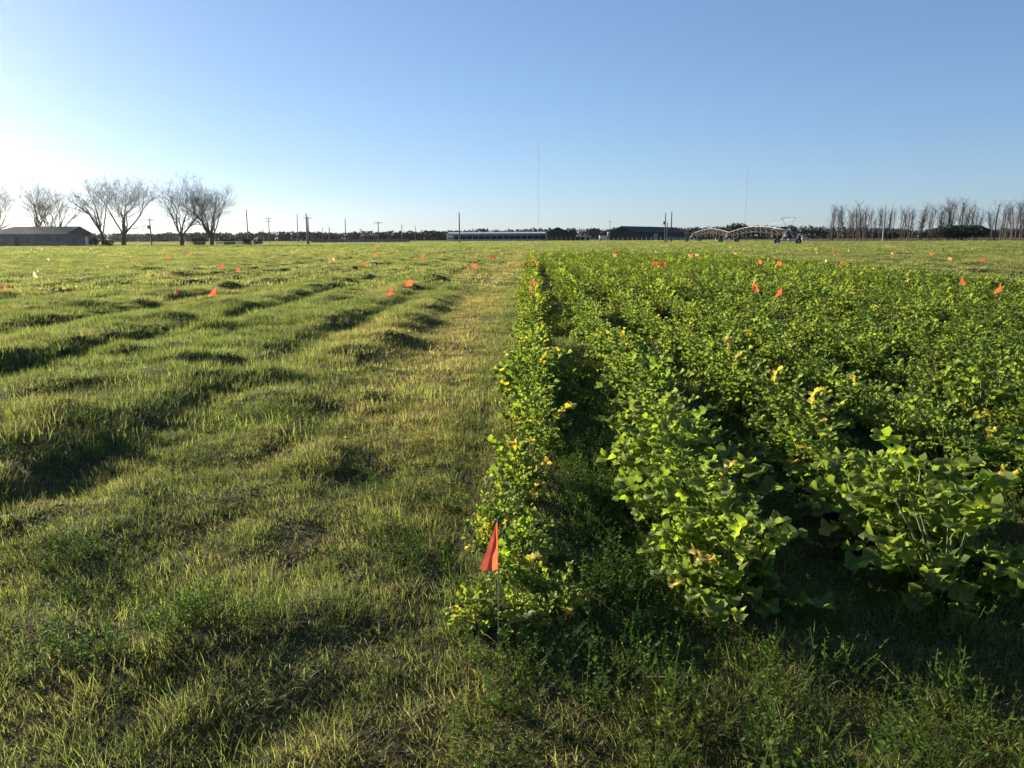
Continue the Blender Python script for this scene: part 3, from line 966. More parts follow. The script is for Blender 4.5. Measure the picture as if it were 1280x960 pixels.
for i, (px, py, kd, mk, sgn, lab) in enumerate(FLAGS):
    in_crop = px > 690 and 318 < py < 366 and not px > 1100 and i > 6 or px > 1200 and py > 350
    in_crop = in_crop and px not in (1032.6, 1052.5)
    HF = .60 if in_crop else .40
    p = at(px, py, HF)
    z = gz(p.x, p.y)
    p = at(px, py, HF + z)
    root = empty('marker_flag', (p.x, p.y, gz(p.x, p.y)), 0)
    if i == 0:
        p = at(621.5, 676, .42 + z); root.location = (p.x, p.y, gz(p.x, p.y))
    tag(root, lab, 'marker flag', 'plot marker flags on wires')
    w = bpy.data.objects.new('wire', wire_me); COL.objects.link(w); w.parent = root
    f = bpy.data.objects.new('pennant', PEN[kd, mk, i % 3 if kd != 'hanging' else 0]); COL.objects.link(f); f.parent = root
    r = random.Random(i + 50)
    w.scale = (1, 1, (HF + .11) / .485)
    f.location = (0, 0, HF + .09)
    s = 1.0 if i == 0 else ((1.0 if in_crop else 1.05) if py > 325 else 1.05)
    f.scale = (sgn * s, s, s)
    if i:
        root.rotation_euler = (r.gauss(0, .10), r.gauss(0, .10), r.gauss(0, .35))
        # tilt moves the cloth: stand the foot so that the cloth stays where the photograph has it
        off = Matrix.Rotation(root.rotation_euler.z, 3, 'Z') @ Matrix.Rotation(root.rotation_euler.y, 3, 'Y') @ Matrix.Rotation(root.rotation_euler.x, 3, 'X') @ Vector((.06 * sgn * s, 0, HF + .02))
        q = Vector((p.x, p.y, 0)) - Vector((off.x, off.y, 0))
        root.location = (q.x, q.y, z)
    else:
        root.rotation_euler = (.03, .0, .15)

# ------------------------------------------------------------------ trees
def limb(mb, p, d, L, r0, r1, rr, segs, sides, wig=.12, up=.0):
    path, rad = [p.copy()], [r0]
    q, dd = p.copy(), d.normalized()
    for k in range(segs):
        dd = (dd + Vector((rr.gauss(0, wig), rr.gauss(0, wig), rr.gauss(0, wig) + up))).normalized()
        q = q + dd * L / segs
        path.append(q.copy()); rad.append(r0 + (r1 - r0) * (k + 1) / segs)
    mb.tube(path, rad, sides, cap=False)
    return path, rad, dd

def spread_tree(name, loc, H, W, label, group, seed, lean=0.0, forks=6, matw='bark', hidden=False):
    """old orchard tree in winter: short trunk, several rising limbs, a dome of bare twigs"""
    rr = random.Random(seed)
    root = empty(name, loc)
    tr, cr = MB(), MB()
    TH = H * rr.uniform(.10, .15)
    base_r = H * .0205
    path, rad, dd = limb(tr, Vector((0, 0, -.4)), Vector((lean * .4, 0, 1)), TH + .4, base_r * 1.25, base_r, rr, 3, 7, .03)
    top = path[-1]
    def grow_(p, d, L, r, lev):
        mb = tr if lev < 2 else cr
        segs = 4 if lev < 2 else (3 if lev < 4 else 2)
        sides = 5 if lev == 0 else (4 if lev < 2 else 3)
        pth, rads, ed = limb(mb, p, d, L, r, r * .55, rr, segs, sides, .13 + .02 * lev, up=.05)
        if lev >= 5: return
        e_ = pth[-1]
        if lev >= 1 and ((e_.x / (W * .5)) ** 2 + (e_.y / (W * .5)) ** 2 + (max(e_.z - H * .4, 0) / (H * .55)) ** 2) > 1.15: return
        kids = [4, 4, 4, 4, 3][lev]
        for c in range(kids):
            i = rr.randint(1, segs) if c else segs
            pp, rb = pth[i], rads[i]
            base = (pth[i] - pth[i - 1]).normalized()
            ang = rr.uniform(.3, .8) if c else rr.uniform(.05, .22)
            ax = Vector((rr.gauss(0, 1), rr.gauss(0, 1), rr.gauss(0, 1))).cross(base).normalized()
            nd = Matrix.Rotation(ang, 3, ax) @ base
            nd.z = nd.z * .85 + .15
            # keep to the dome
            hx, hz = pp.x / (W / 2), (pp.z - H * .45) / (H * .55)
            room = max(.35, 1.25 - math.sqrt(hx * hx + (pp.y / (W / 2)) ** 2 + max(hz, 0) ** 2))
            grow_(pp, nd, L * rr.uniform(.55, .78) * min(1, room + .2), max(rb * (.55 if c else .82), .007), lev + 1)
    for k in range(forks):
        a = 2 * math.pi * (k + rr.uniform(-.25, .25)) / forks + seed
        out = rr.uniform(.42, .72) if k else .08
        grow_(top, Vector((math.cos(a) * out * W / H + lean, math.sin(a) * out * W / H, 1)), H * rr.uniform(.30, .36), base_r * rr.uniform(.38, .54), 0)
    zs = sorted(v[2] for v in cr.v); xs_ = sorted(v[0] for v in cr.v)
    kz = H / zs[int(len(zs) * .999)]
    kx = W / (xs_[int(len(xs_) * .992)] - xs_[int(len(xs_) * .008)])
    kx = min(max(kx, kz * .75), kz * 1.3)
    for mb_ in (tr, cr):
        mb_.v = [(a * kx, b * kx, c * kz) for a, b, c in mb_.v]
    tr.build('trunk', M[matw], root, True)
    cr.build('crown', M['twig'], root)
    tag(root, label, 'tree', group)
    return root

PEC = 176.0
def tree_at(px, top, w_px, Y, **kw):
    p = far(px, Y)
    d = ray(px, 297); dist = Y / (d.y)                 # image depth scale along the ray
    H = ztop(px, top, Y)
    v = CAM_M.transposed() @ (p - Vector((0, 0, CAM_H)))
    W = w_px / 1000 * -v.z
    return p, H, W
GR = 'old bare trees by the house'
for px, top, w, Y, lab, sd, lean, fk in [
    (-6, 226, 62, PEC + 22, 'bare tree cut by the left edge of the view, half behind the house roof', 3, .1, 6),
    (48, 220, 56, PEC + 34, 'faint upright bare tree rising behind the left half of the house roof', 4, .0, 5),
    (70, 231, 84, PEC + 22, 'wide faint bare tree rising behind the right half of the house roof', 5, .1, 7),
    (129, 217, 54, PEC + 4, 'narrow bare tree standing just right of the house', 6, -.06, 5),
    (154, 218, 84, PEC - 1, 'spreading bare tree forking low, second to the right of the house', 17, .03, 7),
    (227, 215, 80, PEC - 1, 'tall bare tree with a thick dark foot, left of the two right-hand ones', 8, .0, 6),
    (264, 219, 82, PEC + 2, 'broad domed bare tree, rightmost of the old trees', 31, .02, 7)]:
    p, H, W = tree_at(px, top, w, Y)
    spread_tree('bare_tree', p, H, W, lab, GR, sd, lean, fk)

# slender row trees on the right
def slender_meshes(seed, H=15.0):
    rr = random.Random(seed)
    tr, cr = MB(), MB()
    path, rad, dd = limb(tr, Vector((0, 0, -.3)), Vector((rr.gauss(0, .03), 0, 1)), H * .72, .17, .07, rr, 7, 5, .035)
    twin = rr.random() < .4
    stems = [(path, rad)]
    if twin:
        p2, r2, _ = limb(tr, path[2], Vector((rr.choice([-.25, .25]), .05, 1)), H * .5, .11, .05, rr, 5, 4, .05)
        stems.append((p2, r2))
    for pth, rads in stems:
        n = len(pth)
        for k in range(26):
            i = rr.randint(2 if pth is path else 1, n - 1)
            t = rr.random()
            p = pth[i - 1].lerp(pth[i], t)
            a = rr.uniform(0, 6.28); o = rr.uniform(.3, .85)
            L = H * rr.uniform(.10, .26) * (1.1 - .35 * p.z / H)
            q, qr, qd = limb(cr, p, Vector((math.cos(a) * o, math.sin(a) * o, 1)), L, .045, .014, rr, 3, 3, .16)
            for j in range(4):
                w_ = rr.randint(1, 3)
                limb(cr, q[w_], Vector((rr.gauss(0, .8), rr.gauss(0, .8), 1)), L * rr.uniform(.3, .6), .016, .007, rr, 2, 3, .14)
    return tr.mesh('trunk', [M['bark']], True), cr.mesh('crown', [M['twig_pale']])
SL = [slender_meshes(60 + i) for i in range(7)]
SLH = [max(v.co.z for v in c.vertices) for t, c in SL]
clumps = [
 ('bare slender tree in the clump at the left end of the long row', [(1037, 254), (1041, 252), (1047, 251), (1054, 252), (1060, 272), (1063, 256), (1067, 255)]),
 ('bare slender tree in the dense clump right of the left end', [(1071, 253), (1075, 246), (1078, 252), (1083, 256), (1088, 258), (1093, 266)]),
 ('bare slender tree in the third clump of the row, by the pale trunk', [(1098, 254), (1104, 253), (1109, 254), (1115, 258)]),
 ('bare slender tree in the clump left of the middle of the row', [(1125, 255), (1130, 254), (1134, 253), (1140, 255), (1148, 249), (1152, 258)]),
 ('bare slender tree in the open clump left of the dark bush', [(1160, 252), (1164, 254), (1172, 254), (1176, 250), (1184, 243), (1187, 244)]),
 ('bare slender tree rising behind the dark round bush', [(1197, 244), (1201, 243), (1206, 249), (1211, 248), (1216, 254), (1221, 258)]),
 ('bare slender tree in the clump at the right edge of the view', [(1237, 255), (1243, 246), (1250, 250), (1256, 250), (1263, 248), (1269, 246), (1275, 243), (1281, 250), (1290, 247)]),
]
for lab, tt in clumps:
    tt = tt + [(px_ + rnd.uniform(1.5, 3.5), top_ + rnd.uniform(2, 12)) for px_, top_ in tt[::2]]
    for px, top in tt:
        Y = rnd.uniform(288, 306)
        p = far(px, Y)
        H = ztop(px, top, Y)
        k = rnd.randrange(len(SL))
        root = empty('slender_tree', p, rnd.uniform(0, 6.28))
        s = H / SLH[k]
        root.scale = (s * rnd.uniform(.9, 1.35),) * 2 + (s,)
        for nm, me in (('trunk', SL[k][0]), ('crown', SL[k][1])):
            o = bpy.data.objects.new(nm, me); COL.objects.link(o); o.parent = root
        tag(root, lab, 'tree', 'row of slender bare trees on the right')
# the pale straight trunk in front
p = far(1103.5, 262)
mb = MB(); mb.tube([p + Vector((0, 0, -.2)), p + Vector((.05, 0, 5)), p + Vector((0, 0, 11.5))], [.2, .16, .1], 6)
o = mb.build('utility_pole', M['offwhite']); tag(o, 'single pale pole standing among the slender bare trees', 'pole')

def clump_mesh(w, d, h, n, seed, leaf=.35, base=.0, lumps=9):
    """uneven crown: leaf-sized faces spread over several lumps"""
    rr = np.random.default_rng(seed)
    V = []
    C = [(rr.uniform(-.33, .33) * w, rr.uniform(-.33, .33) * d, base + rr.uniform(.3, .72) * (h - base), rr.uniform(.22, .36)) for _ in range(lumps)]
    for i in range(n):
        cx, cy, cz, cr_ = C[rr.integers(0, lumps)]
        v = rr.normal(size=3); v /= np.linalg.norm(v)
        q = rr.uniform(.55, 1.0) ** .5 * cr_
        c = np.array([cx + v[0] * q * w, cy + v[1] * q * d, cz + v[2] * q * h * .95])
        c[2] = min(max(c[2], 0.02), h)
        a = rr.normal(size=3); a /= np.linalg.norm(a)
        b = np.cross(a, rr.normal(size=3)); b /= np.linalg.norm(b)
        s = leaf * rr.uniform(.5, 1.2)
        V += [c + a * s, c - a * s * .6 + b * s * .7, c - a * s * .5 - b * s * .8]
    F = [(3 * i, 3 * i + 1, 3 * i + 2) for i in range(n)]
    me = bpy.data.meshes.new('crown'); me.from_pydata([tuple(v) for v in V], [], F)
    return me

def bush(name, px, w_px, top, Y, label, mat='evergreen', n=2600, leaf=.3, cat='bush', depth=None, seed=0, lumps=9):
    p = far(px, Y)
    v = CAM_M.transposed() @ (p - Vector((0, 0, CAM_H)))
    w = w_px / 1000 * -v.z; h = ztop(px, top, Y)
    root = empty(name, p)
    me = clump_mesh(w, depth or w * .8, h, n, seed, leaf, lumps=lumps); me.materials.append(M[mat])
    o = bpy.data.objects.new('crown', me); COL.objects.link(o); o.parent = root
    tm = MB()
    for k in range(3):
        tm.tube([(k * .2 - .2, 0, -.2), (k * .5 - .5, .1, h * .35), (k * w * .2 - w * .2, 0, h * .65)], [.14, .1, .05], 5, cap=False)
    tm.build('trunk', M['bark'], root)
    tag(root, label, cat)
    return root
bush('round_bush', 1203, 58, 279, 285, 'dark round evergreen bush standing in the row of bare trees', n=5200, leaf=.42, cat='bush', seed=1, lumps=14)
bush('evergreen_oak', 925, 44, 278, 430, 'dark domed evergreen tree behind the middle irrigation tower', n=3000, leaf=.6, cat='tree', seed=2)
bush('evergreen_oak', 905, 22, 283, 440, 'small dark tree left of the domed evergreen behind the irrigation machine', n=1200, leaf=.55, cat='tree', seed=3)
bush('low_bush', 1108, 26, 290, 296, 'low dark bush under the third clump of slender bare trees', n=900, leaf=.35, seed=4)
bush('house_shrub', 117, 11, 296, 168, 'grey shrub against the right-hand corner of the house', n=500, leaf=.22, seed=5)
bush('house_shrub', 134, 12, 300, 174, 'low dark shrub at the foot of the narrow bare tree', n=500, leaf=.2, seed=6)

# the far woods that close the view: one mass, past counting
def woods(name, label, px0, px1, Y, tops, n_per, leaf, seed, base=0, mat='wood_dark'):
    rr = np.random.default_rng(seed)
    V, F = [], []
    tk = np.array([t[0] for t in tops], float); tv = np.array([t[1] for t in tops], float)
    x0, x1 = far(px0, Y).x, far(px1, Y).x
    nC = int(abs(x1 - x0) / 2.0)
    for c in range(nC):
        u = (c + rr.uniform(0, 1)) / nC
        px = px0 + (px1 - px0) * u
        yy = Y + rr.uniform(-12, 22)
        cx = far(px, yy).x
        top = ztop(px, float(np.interp(px, tk, tv)), yy) * (.80 + .28 * rr.uniform())
        rad = rr.uniform(3.0, 5.0)
        bare = rr.uniform() < .35
        for i in range(n_per):
            v = rr.normal(size=3); v /= np.linalg.norm(v)
            q = rr.uniform(.3, 1) ** .5
            cc = np.array([cx + v[0] * rad * q, yy + v[1] * rad * q, top * .66 + v[2] * q * top * .34])
            if rr.uniform() < .5: cc[2] = rr.uniform(0, top * .62)
            a = rr.normal(size=3); a[2] += (1.8 if bare else 0); a /= np.linalg.norm(a)
            b = np.cross(a, rr.normal(size=3)); b /= np.linalg.norm(b)
            s = leaf * rr.uniform(.5, 1.3)
            wd = .22 if bare else .8
            k = len(V)
            V += [cc + a * s, cc - a * s * .7 + b * s * wd, cc - a * s * .6 - b * s * wd]
            F.append((k, k + 1, k + 2))
    me = bpy.data.meshes.new(name); me.from_pydata([tuple(v) for v in V], [], F); me.materials.append(M[mat])
    o = bpy.data.objects.new(name, me); COL.objects.link(o)
    tag(o, label, kind='stuff')
    return o
woods('far_woods', 'low dark woods behind the old trees and the poles', -120, 560, 520,
      [(-120, 292), (140, 291), (300, 290.5), (330, 289.5), (420, 290), (470, 288.5), (500, 289), (560, 288.5)], 150, .9, 1)
woods('far_woods', 'dark wooded skyline behind the barns and the long white shed', 540, 900, 560,
      [(540, 288), (560, 288.5), (600, 286), (640, 286.5), (665, 284.5), (690, 286), (740, 285), (800, 284), (850, 283.5), (900, 284)], 150, .95, 2)
woods('far_woods', 'brown-grey woods behind the irrigation machine and the slender trees', 860, 1420, 520,
      [(860, 283.5), (920, 282.5), (960, 282), (1000, 282), (1040, 283.5), (1100, 285), (1180, 286), (1290, 285), (1420, 285)], 150, .9, 3)

# ------------------------------------------------------------------ house on the left
def gable_prism(mb, x0, x1, y0, y1, ze, zr, mi=0, hip0=0.0, hip1=0.0, thick=.15):
    """roof along x: ridge in the middle of y, hips pull the ridge ends in"""
    ym = (y0 + y1) / 2
    vs = [(x0, y0, ze), (x1, y0, ze), (x1, y1, ze), (x0, y1, ze), (x0 + hip0, ym, zr), (x1 - hip1, ym, zr)]
    vs += [(a, b, c - thick) for a, b, c in vs[:4]]
    mb.add(vs, [(0, 1, 5, 4), (2, 3, 4, 5), (1, 2, 5), (3, 0, 4), (6, 7, 1, 0), (7, 8, 2, 1), (8, 9, 3, 2), (9, 6, 0, 3), (9, 8, 7, 6)], mi)

def house():
    Y = 176.0
    pr = far(84, Y)                                    # the near right corner
    rz = R(-5)                                         # turned so that the gable end shows on the right
    root = empty('grey_house', pr, rz)
    tag(root, 'long low grey house with a dark shingle roof at the left of the field', 'house')
    L, D = 19.5, 8.5
    he, hr = 2.75, 4.45
    w = MB(); w.box((-L / 2, D / 2, he / 2 - .1), (L, D, he + .2))
    w.add([(0, 0, he), (0, D, he), (0, D / 2, hr - .12), (-.02, 0, he), (-.02, D, he), (-.02, D / 2, hr - .12)], [(0, 1, 2), (5, 4, 3), (0, 2, 5, 3), (2, 1, 4, 5)])
    w.build('wall', M['brick'], root)
    rf = MB(); gable_prism(rf, -L - .5, .35, -.5, D + .5, he + .05, hr, 0, hip0=4.5)
    ro = rf.build('roof', M['shingle'], root)
    fb = MB(); fb.box((-L / 2, -.53, he + .02), (L + .8, .04, .2)); fb.build('fascia', M['offwhite'], ro)
    for x in (-16.6, -14.6, -9.2, -6.6, -4.6, -2.0):
        wd = MB(); wd.box((x, -.03, 1.55), (1.1, .08, 1.25)); wo_ = wd.build('window', M['brick'], root)
        g = MB(); g.box((x - .26, -.085, 1.55), (.46, .04, 1.1)); g.box((x + .26, -.085, 1.55), (.46, .04, 1.1)); g.build('pane', M['glass'], wo_)
    dr = MB(); dr.box((-12.0, -.03, 1.05), (1.0, .08, 2.1)); d_ = dr.build('door', M['dark'], root)
    hd = MB(); hd.box((-11.6, -.09, 1.0), (.05, .06, .15)); hd.build('handle', M['metal'], d_)
    wd = MB(); wd.box((.03, 2.6, 1.55), (.08, 1.2, 1.2)); wo_ = wd.build('window', M['brick'], root)
    g = MB(); g.box((.085, 2.6, 1.55), (.04, 1.05, 1.05)); g.build('pane', M['glass'], wo_)
    dr = MB(); dr.box((.03, 6.6, 1.05), (.08, 1.0, 2.1)); dr.build('door', M['white'], root)
house()

# ------------------------------------------------------------------ long white shed
def long_shed():
    Y = 372.0
    a, b = far(558, Y), far(682.5, Y)
    root = empty('long_shed', a)
    tag(root, 'long low white shed with open dark bays and a pale roof edge', 'shed')
    L = b.x - a.x; D = 12
    he, hm, ht = 1.6, 3.0, 3.9
    zt = ztop(600, 290.6, Y); zb = zt - .95
    w = MB(); w.box((L / 2, D, zt / 2), (L, .2, zt)); w.box((0, D / 2, zt / 2), (.2, D, zt)); w.box((L, D / 2, zt / 2), (.2, D, zt))
    w.build('back_wall', M['opening'], root)
    rf = MB(); rf.add([(-.3, -.6, zb + .55), (L + .3, -.6, zb + .55), (L + .3, D + .3, zt + .25), (-.3, D + .3, zt + .25)], [(0, 1, 2, 3)])
    rf.add([(-.3, -.6, zb), (L + .3, -.6, zb), (L + .3, -.6, zb + .545), (-.3, -.6, zb + .545)], [(0, 1, 2, 3)])
    rf.build('roof', M['offwhite'], root)
    up = MB(); up.box((L / 2, 0, zb - .45), (L, .15, .5)); up.build('upper_panel', M['greyfence'], root)
    m_ = MB(); m_.box((L / 2, .05, .45), (L, .15, .9)); m_.build('lower_wall', M['offwhite'], root)
    e = MB(); e.box((1.6, -.15, zb / 2), (3.0, .15, zb)); eo = e.build('end_wall', M['white'], root)
    for k in (0, 1):
        o = MB(); o.box((1.0 + k * 1.3, -.25, 1.25), (.8, .06, .7)); o.build('window', M['opening'], eo)
    post = MB(); post.box((0, 0, zb / 2), (.28, .28, zb)); pm = post.mesh('post', [M['offwhite']])
    for k in range(16):
        o = bpy.data.objects.new('post', pm); COL.objects.link(o); o.parent = root; o.location = (3.6 + k * (L - 3.8) / 15, -.22, 0)
long_shed()

# ------------------------------------------------------------------ barns
def barn(name, x0, x1, Y, apex_px, ytop, yeave_px, depth, label, rz=0.0, mat='dark', door=True, posts=0):
    a, b = far(x0, Y), far(x1, Y)
    W = b.x - a.x
    root = empty(name, a, rz)
    tag(root, label, 'barn')
    he, hr = ztop(x0, yeave_px, Y), ztop(apex_px, ytop, Y)
    ax = W / 2
    w = MB()
    f = [(0, 0, 0), (W, 0, 0), (W, 0, he), (ax, 0, hr - .1), (0, 0, he)]
    bk = [(x, depth, z) for x, y, z in f]
    w.add(f + bk, [(0, 1, 2, 3, 4), (9, 8, 7, 6, 5), (1, 6, 7, 2), (5, 0, 4, 9)])
    w.build('wall', M[mat], root)
    rf = MB()
    o = .35
    sl = (hr - he) / ax
    for s in (0, 1):
        x_e = -o if s == 0 else W + o
        ze = he - sl * o + .06
        vs = [(x_e, -o, ze), (x_e, depth + o, ze), (ax, depth + o, hr + .06), (ax, -o, hr + .06)]
        vs += [(x, y, z - .12) for x, y, z in vs]
        rf.add(vs, [(0, 1, 2, 3), (7, 6, 5, 4), (0, 4, 5, 1), (1, 5, 6, 2), (2, 6, 7, 3), (3, 7, 4, 0)])
    rf.build('roof', M['darkroof'], root)
    if door:
        d = MB(); d.box((W * .5, -.05, he * .36), (W * .34, .08, he * .72)); do = d.build('door', M['opening'], root)
        fr = MB(); fr.box((W * .33 - .1, -.08, he * .36), (.14, .14, he * .74)); fr.box((W * .67 + .1, -.08, he * .36), (.14, .14, he * .74)); fr.build('door_frame', M['darkroof'], do)
    return root, W, he, hr
root, W, he, hr = barn('dark_barn', 683, 711, 362, 696, 284, 290.3, 16, 'dark gabled barn standing between the long white shed and the low white shed')
ln = MB(); ln.box((W + 1.6, 6, he * .55 + .4), (3.0, 12, he * 1.1 + .8)); ln.build('lean_to', M['dark'], root)
lr = MB(); lr.add([(W + .02, -.3, hr - 1.0), (W + 3.4, -.3, hr - 1.55), (W + 3.4, 12.3, hr - 1.55), (W + .02, 12.3, hr - 1.0)], [(0, 1, 2, 3)]); lr.build('lean_to_roof', M['darkroof'], root)
root, W, he, hr = barn('dark_barn', 763, 793, 352, 778, 282.8, 289.8, 62, 'large dark barn with its long roof running back to the right', rz=R(-30))
for k, (yy, pale) in enumerate([(6, False), (15, False), (26, True), (38, False), (50, False)]):
    d = MB(); d.box((W + .05, yy, he * .4), (.08, 5.0, he * .8)); d.build('side_door', M['greyfence'] if pale else M['opening'], root)

def open_shed():
    Y = 366; a, b = far(712.5, Y), far(738.5, Y); L = b.x - a.x; h = ztop(725, 294.8, Y)
    root = empty('low_shed', a); tag(root, 'low flat-roofed white shed with a dark open front, right of the gabled barn', 'shed')
    r_ = MB(); r_.box((L / 2, 3, h - .2), (L, 7, .4)); r_.build('roof', M['white'], root)
    w = MB(); w.box((.9, 1, (h - .4) / 2), (1.8, 3, h - .42)); w.build('end_wall', M['white'], root)
    w = MB(); w.box((L / 2, 6, (h - .4) / 2), (L - .2, .2, h - .42)); w.build('back_wall', M['opening'], root)
    for x in (L * .76,):
        p_ = MB(); p_.box((x, -.1, (h - .4) / 2), (.45, .3, h - .42)); p_.build('post', M['white'], root)
    p_ = MB(); p_.box((L - .2, 0, (h - .4) / 2), (.2, .2, h - .42)); p_.build('post', M['offwhite'], root)
open_shed()
def box_trailer():
    Y = 350; a, b = far(749.5, Y), far(759.5, Y); L = b.x - a.x; h = ztop(754, 294.6, Y)
    root = empty('box_trailer', (a + b) / 2); tag(root, 'white box trailer parked at the left of the large dark barn', 'trailer')
    m_ = MB(); m_.box((0, 1.1, h / 2 + .3), (L, 2.2, h - .6)); m_.build('body', M['white'], root)
    for x in (-L * .3, L * .05):
        w_ = MB(); w_.tube([(x, -.02, .36), (x, .22, .36)], .36, 12); w_.build('wheel', M['rubber'], root)
    d_ = MB(); d_.tube([(-L / 2, 1.1, .6), (-L / 2 - 1.2, 1.1, .55)], .06, 5); d_.build('drawbar', M['dark'], root)
box_trailer()
def feed_bin():
    Y = 350; p = far(760.6, Y); h = ztop(760, 290, Y)
    root = empty('feed_bin', p); tag(root, 'narrow pale feed bin with a white cap beside the large dark barn', 'feed bin')
    m_ = MB(); m_.tube([(0, 0, 1.2), (0, 0, 1.8), (0, 0, h - .5)], [.25, .6, .6], 12); m_.build('body', M['greyfence'], root)
    c_ = MB(); c_.tube([(0, 0, h - .5), (0, 0, h)], [.75, .25], 12); c_.build('cap', M['white'], root)
    for a in range(4):
        l_ = MB(); l_.tube([(.5 * math.cos(a * 1.57), .5 * math.sin(a * 1.57), -.1), (.5 * math.cos(a * 1.57), .5 * math.sin(a * 1.57), 1.9)], .05, 4); l_.build('leg', M['metal'], root)
feed_bin()

# ------------------------------------------------------------------ fences and walls
def post_fence(px0, px1, Y, n, h, label, pm='offwhite', panel=None):
    a, b = far(px0, Y), far(px1, Y)
    root = empty('field_fence', a); tag(root, label, 'fence')
    L = b.x - a.x
    p_ = MB(); p_.box((0, 0, h / 2 - .1), (.16, .16, h + .2)); me = p_.mesh('post', [M[pm]])
    for k in range(n):
        o = bpy.data.objects.new('post', me); COL.objects.link(o); o.parent = root; o.location = (L * k / (n - 1), 0, 0)
    if panel:
        q = MB(); q.box((L / 2, .14, h * .5), (L, .05, h * .94)); q.build('panel', M[panel], root)
    else:
        for z in (.35, .75, 1.15):
            q = MB(); q.tube([(0, .1, z * h / 1.3), (L, .1, z * h / 1.3)], .02, 3); q.build('wire', M['wire'], root)
    return root
post_fence(684, 832, 318, 26, ztop(760, 296.6, 318), 'wire fence with pale posts running in front of the dark barns')
post_fence(389, 432, 272, 9, ztop(410, 300 - .2, 272) + .2, 'pale green screened fence between the thin poles', 'pole', 'greenfence')
post_fence(433, 512, 270, 14, ztop(470, 299.4, 270) + .1, 'grey sheet fence left of the long white shed', 'pole', 'greyfence')
post_fence(833, 860, 330, 6, ztop(845, 296.2, 330), 'pale sheet wall between the tall poles and the irrigation machine', 'pole', 'greyfence')
def pale_roof():
    Y = 330; a, b = far(452, Y), far(471, Y); h = ztop(460, 293.2, Y); L = b.x - a.x
    root = empty('field_shelter', a); tag(root, 'open shelter with a pale flat roof behind the grey fence', 'shelter')
    r_ = MB(); r_.box((L / 2, 2, h - .2), (L, 5, .35)); r_.build('roof', M['offwhite'], root)
    for x in (.3, L / 2, L - .3):
        for yy in (0, 4):
            p_ = MB(); p_.box((x, yy, (h - .4) / 2), (.2, .2, h - .42)); p_.build('post', M['pole'], root)
pale_roof()

# ------------------------------------------------------------------ poles
def pole(px, top, base, label, arms=0, box=False, thick=.14, cat='pole', light=False, lean=0.0, Y=None):
    g = at(px, base)
    p = far(px, Y) if Y else g
    Yy = p.y
    h = ztop(px, top, Yy)
    root = empty('utility_pole', p); tag(root, label, cat)
    m_ = MB(); m_.tube([(0, 0, -.4), (lean * h * .5, 0, h * .5), (lean * h, 0, h)], [thick * 1.25, thick, thick * .75], 7); m_.build('shaft', M['pole'], root)
    for k in range(arms):
        z = h - .35 - k * .9
        c_ = MB(); c_.box((lean * z, -.12, z), (2.2, .1, .12)); co_ = c_.build('crossarm', M['pole'], root)
        for x in (-.95, -.4, .4, .95):
            i_ = MB(); i_.tube([(lean * z + x, -.12, z + .06), (lean * z + x, -.12, z + .22)], [.05, .03], 5); i_.build('insulator', M['offwhite'], co_)
    if box:
        t_ = MB(); t_.tube([(-.38, -.05, h * .62), (-.38, -.05, h * .62 + .8)], .26, 9); t_.build('transformer', M['greyfence'], root)
    if light:
        t_ = MB(); t_.tube([(0, 0, h - .1), (.7, 0, h + .1)], .04, 4); t_.box((.85, 0, h + .08), (.4, .18, .12)); t_.build('lamp_arm', M['metal'], root)
    return root
pole(189.8, 273, 307.5, 'pole with crossarm and transformer between the spreading bare trees', 1, True)
pole(310.5, 262, 304.5, 'tall plain pole right of the rightmost old bare tree', thick=.17)
pole(337.3, 272, 304, 'pole with two short crossarms left of the close poles', 2)
pole(373, 267.5, 304, 'tall pole left of the doubled poles by the green fence', 0, light=True)
pole(384.5, 266.5, 306, 'tall dark pole, left one of two standing close at the green fence', 0, thick=.18)
pole(386.3, 271, 305.5, 'slightly shorter pole, right one of two standing close at the green fence', 1, thick=.18)
pole(403.8, 284, 0, 'short faint far pole left of the thick dark one', thick=.14, Y=420)
pole(412.3, 284, 304, 'short pole with a thick dark head behind the green fence', thick=.16)
pole(432.5, 273.5, 304, 'thin pole at the joint of the green and the grey fence')
pole(451, 286, 0, 'short far pole beside the pale roofed shelter', 1, Y=400)
pole(473.5, 277, 304.5, 'thin pole with a small arm in the middle of the grey fence', 1)
pole(502.8, 280, 302.5, 'faint thin pole near the right end of the grey fence')
pole(519.5, 282, 302, 'faint thin pole right of the grey fence end')
pole(574.5, 265.5, 304.5, 'tall dark plain pole in front of the long white shed', thick=.17)
pole(762.3, 276, 0, 'faint far pole with crossarm above the left end of the large barn', 1, Y=470)
pole(831, 266.5, 303.6, 'dark pole carrying a transformer at the right end of the large barn', 0, True, .15)
pole(833.6, 278, 303.4, 'short pole between the two tall ones by the large barn', thick=.13)
pole(838.6, 264.5, 303.6, 'tall straight pole just right of the transformer pole', thick=.15)
pole(327, 286, 0, 'short far pole, left of a small pair over the woods', Y=450)
pole(330, 286, 0, 'short far pole, right of a small pair over the woods', Y=450)

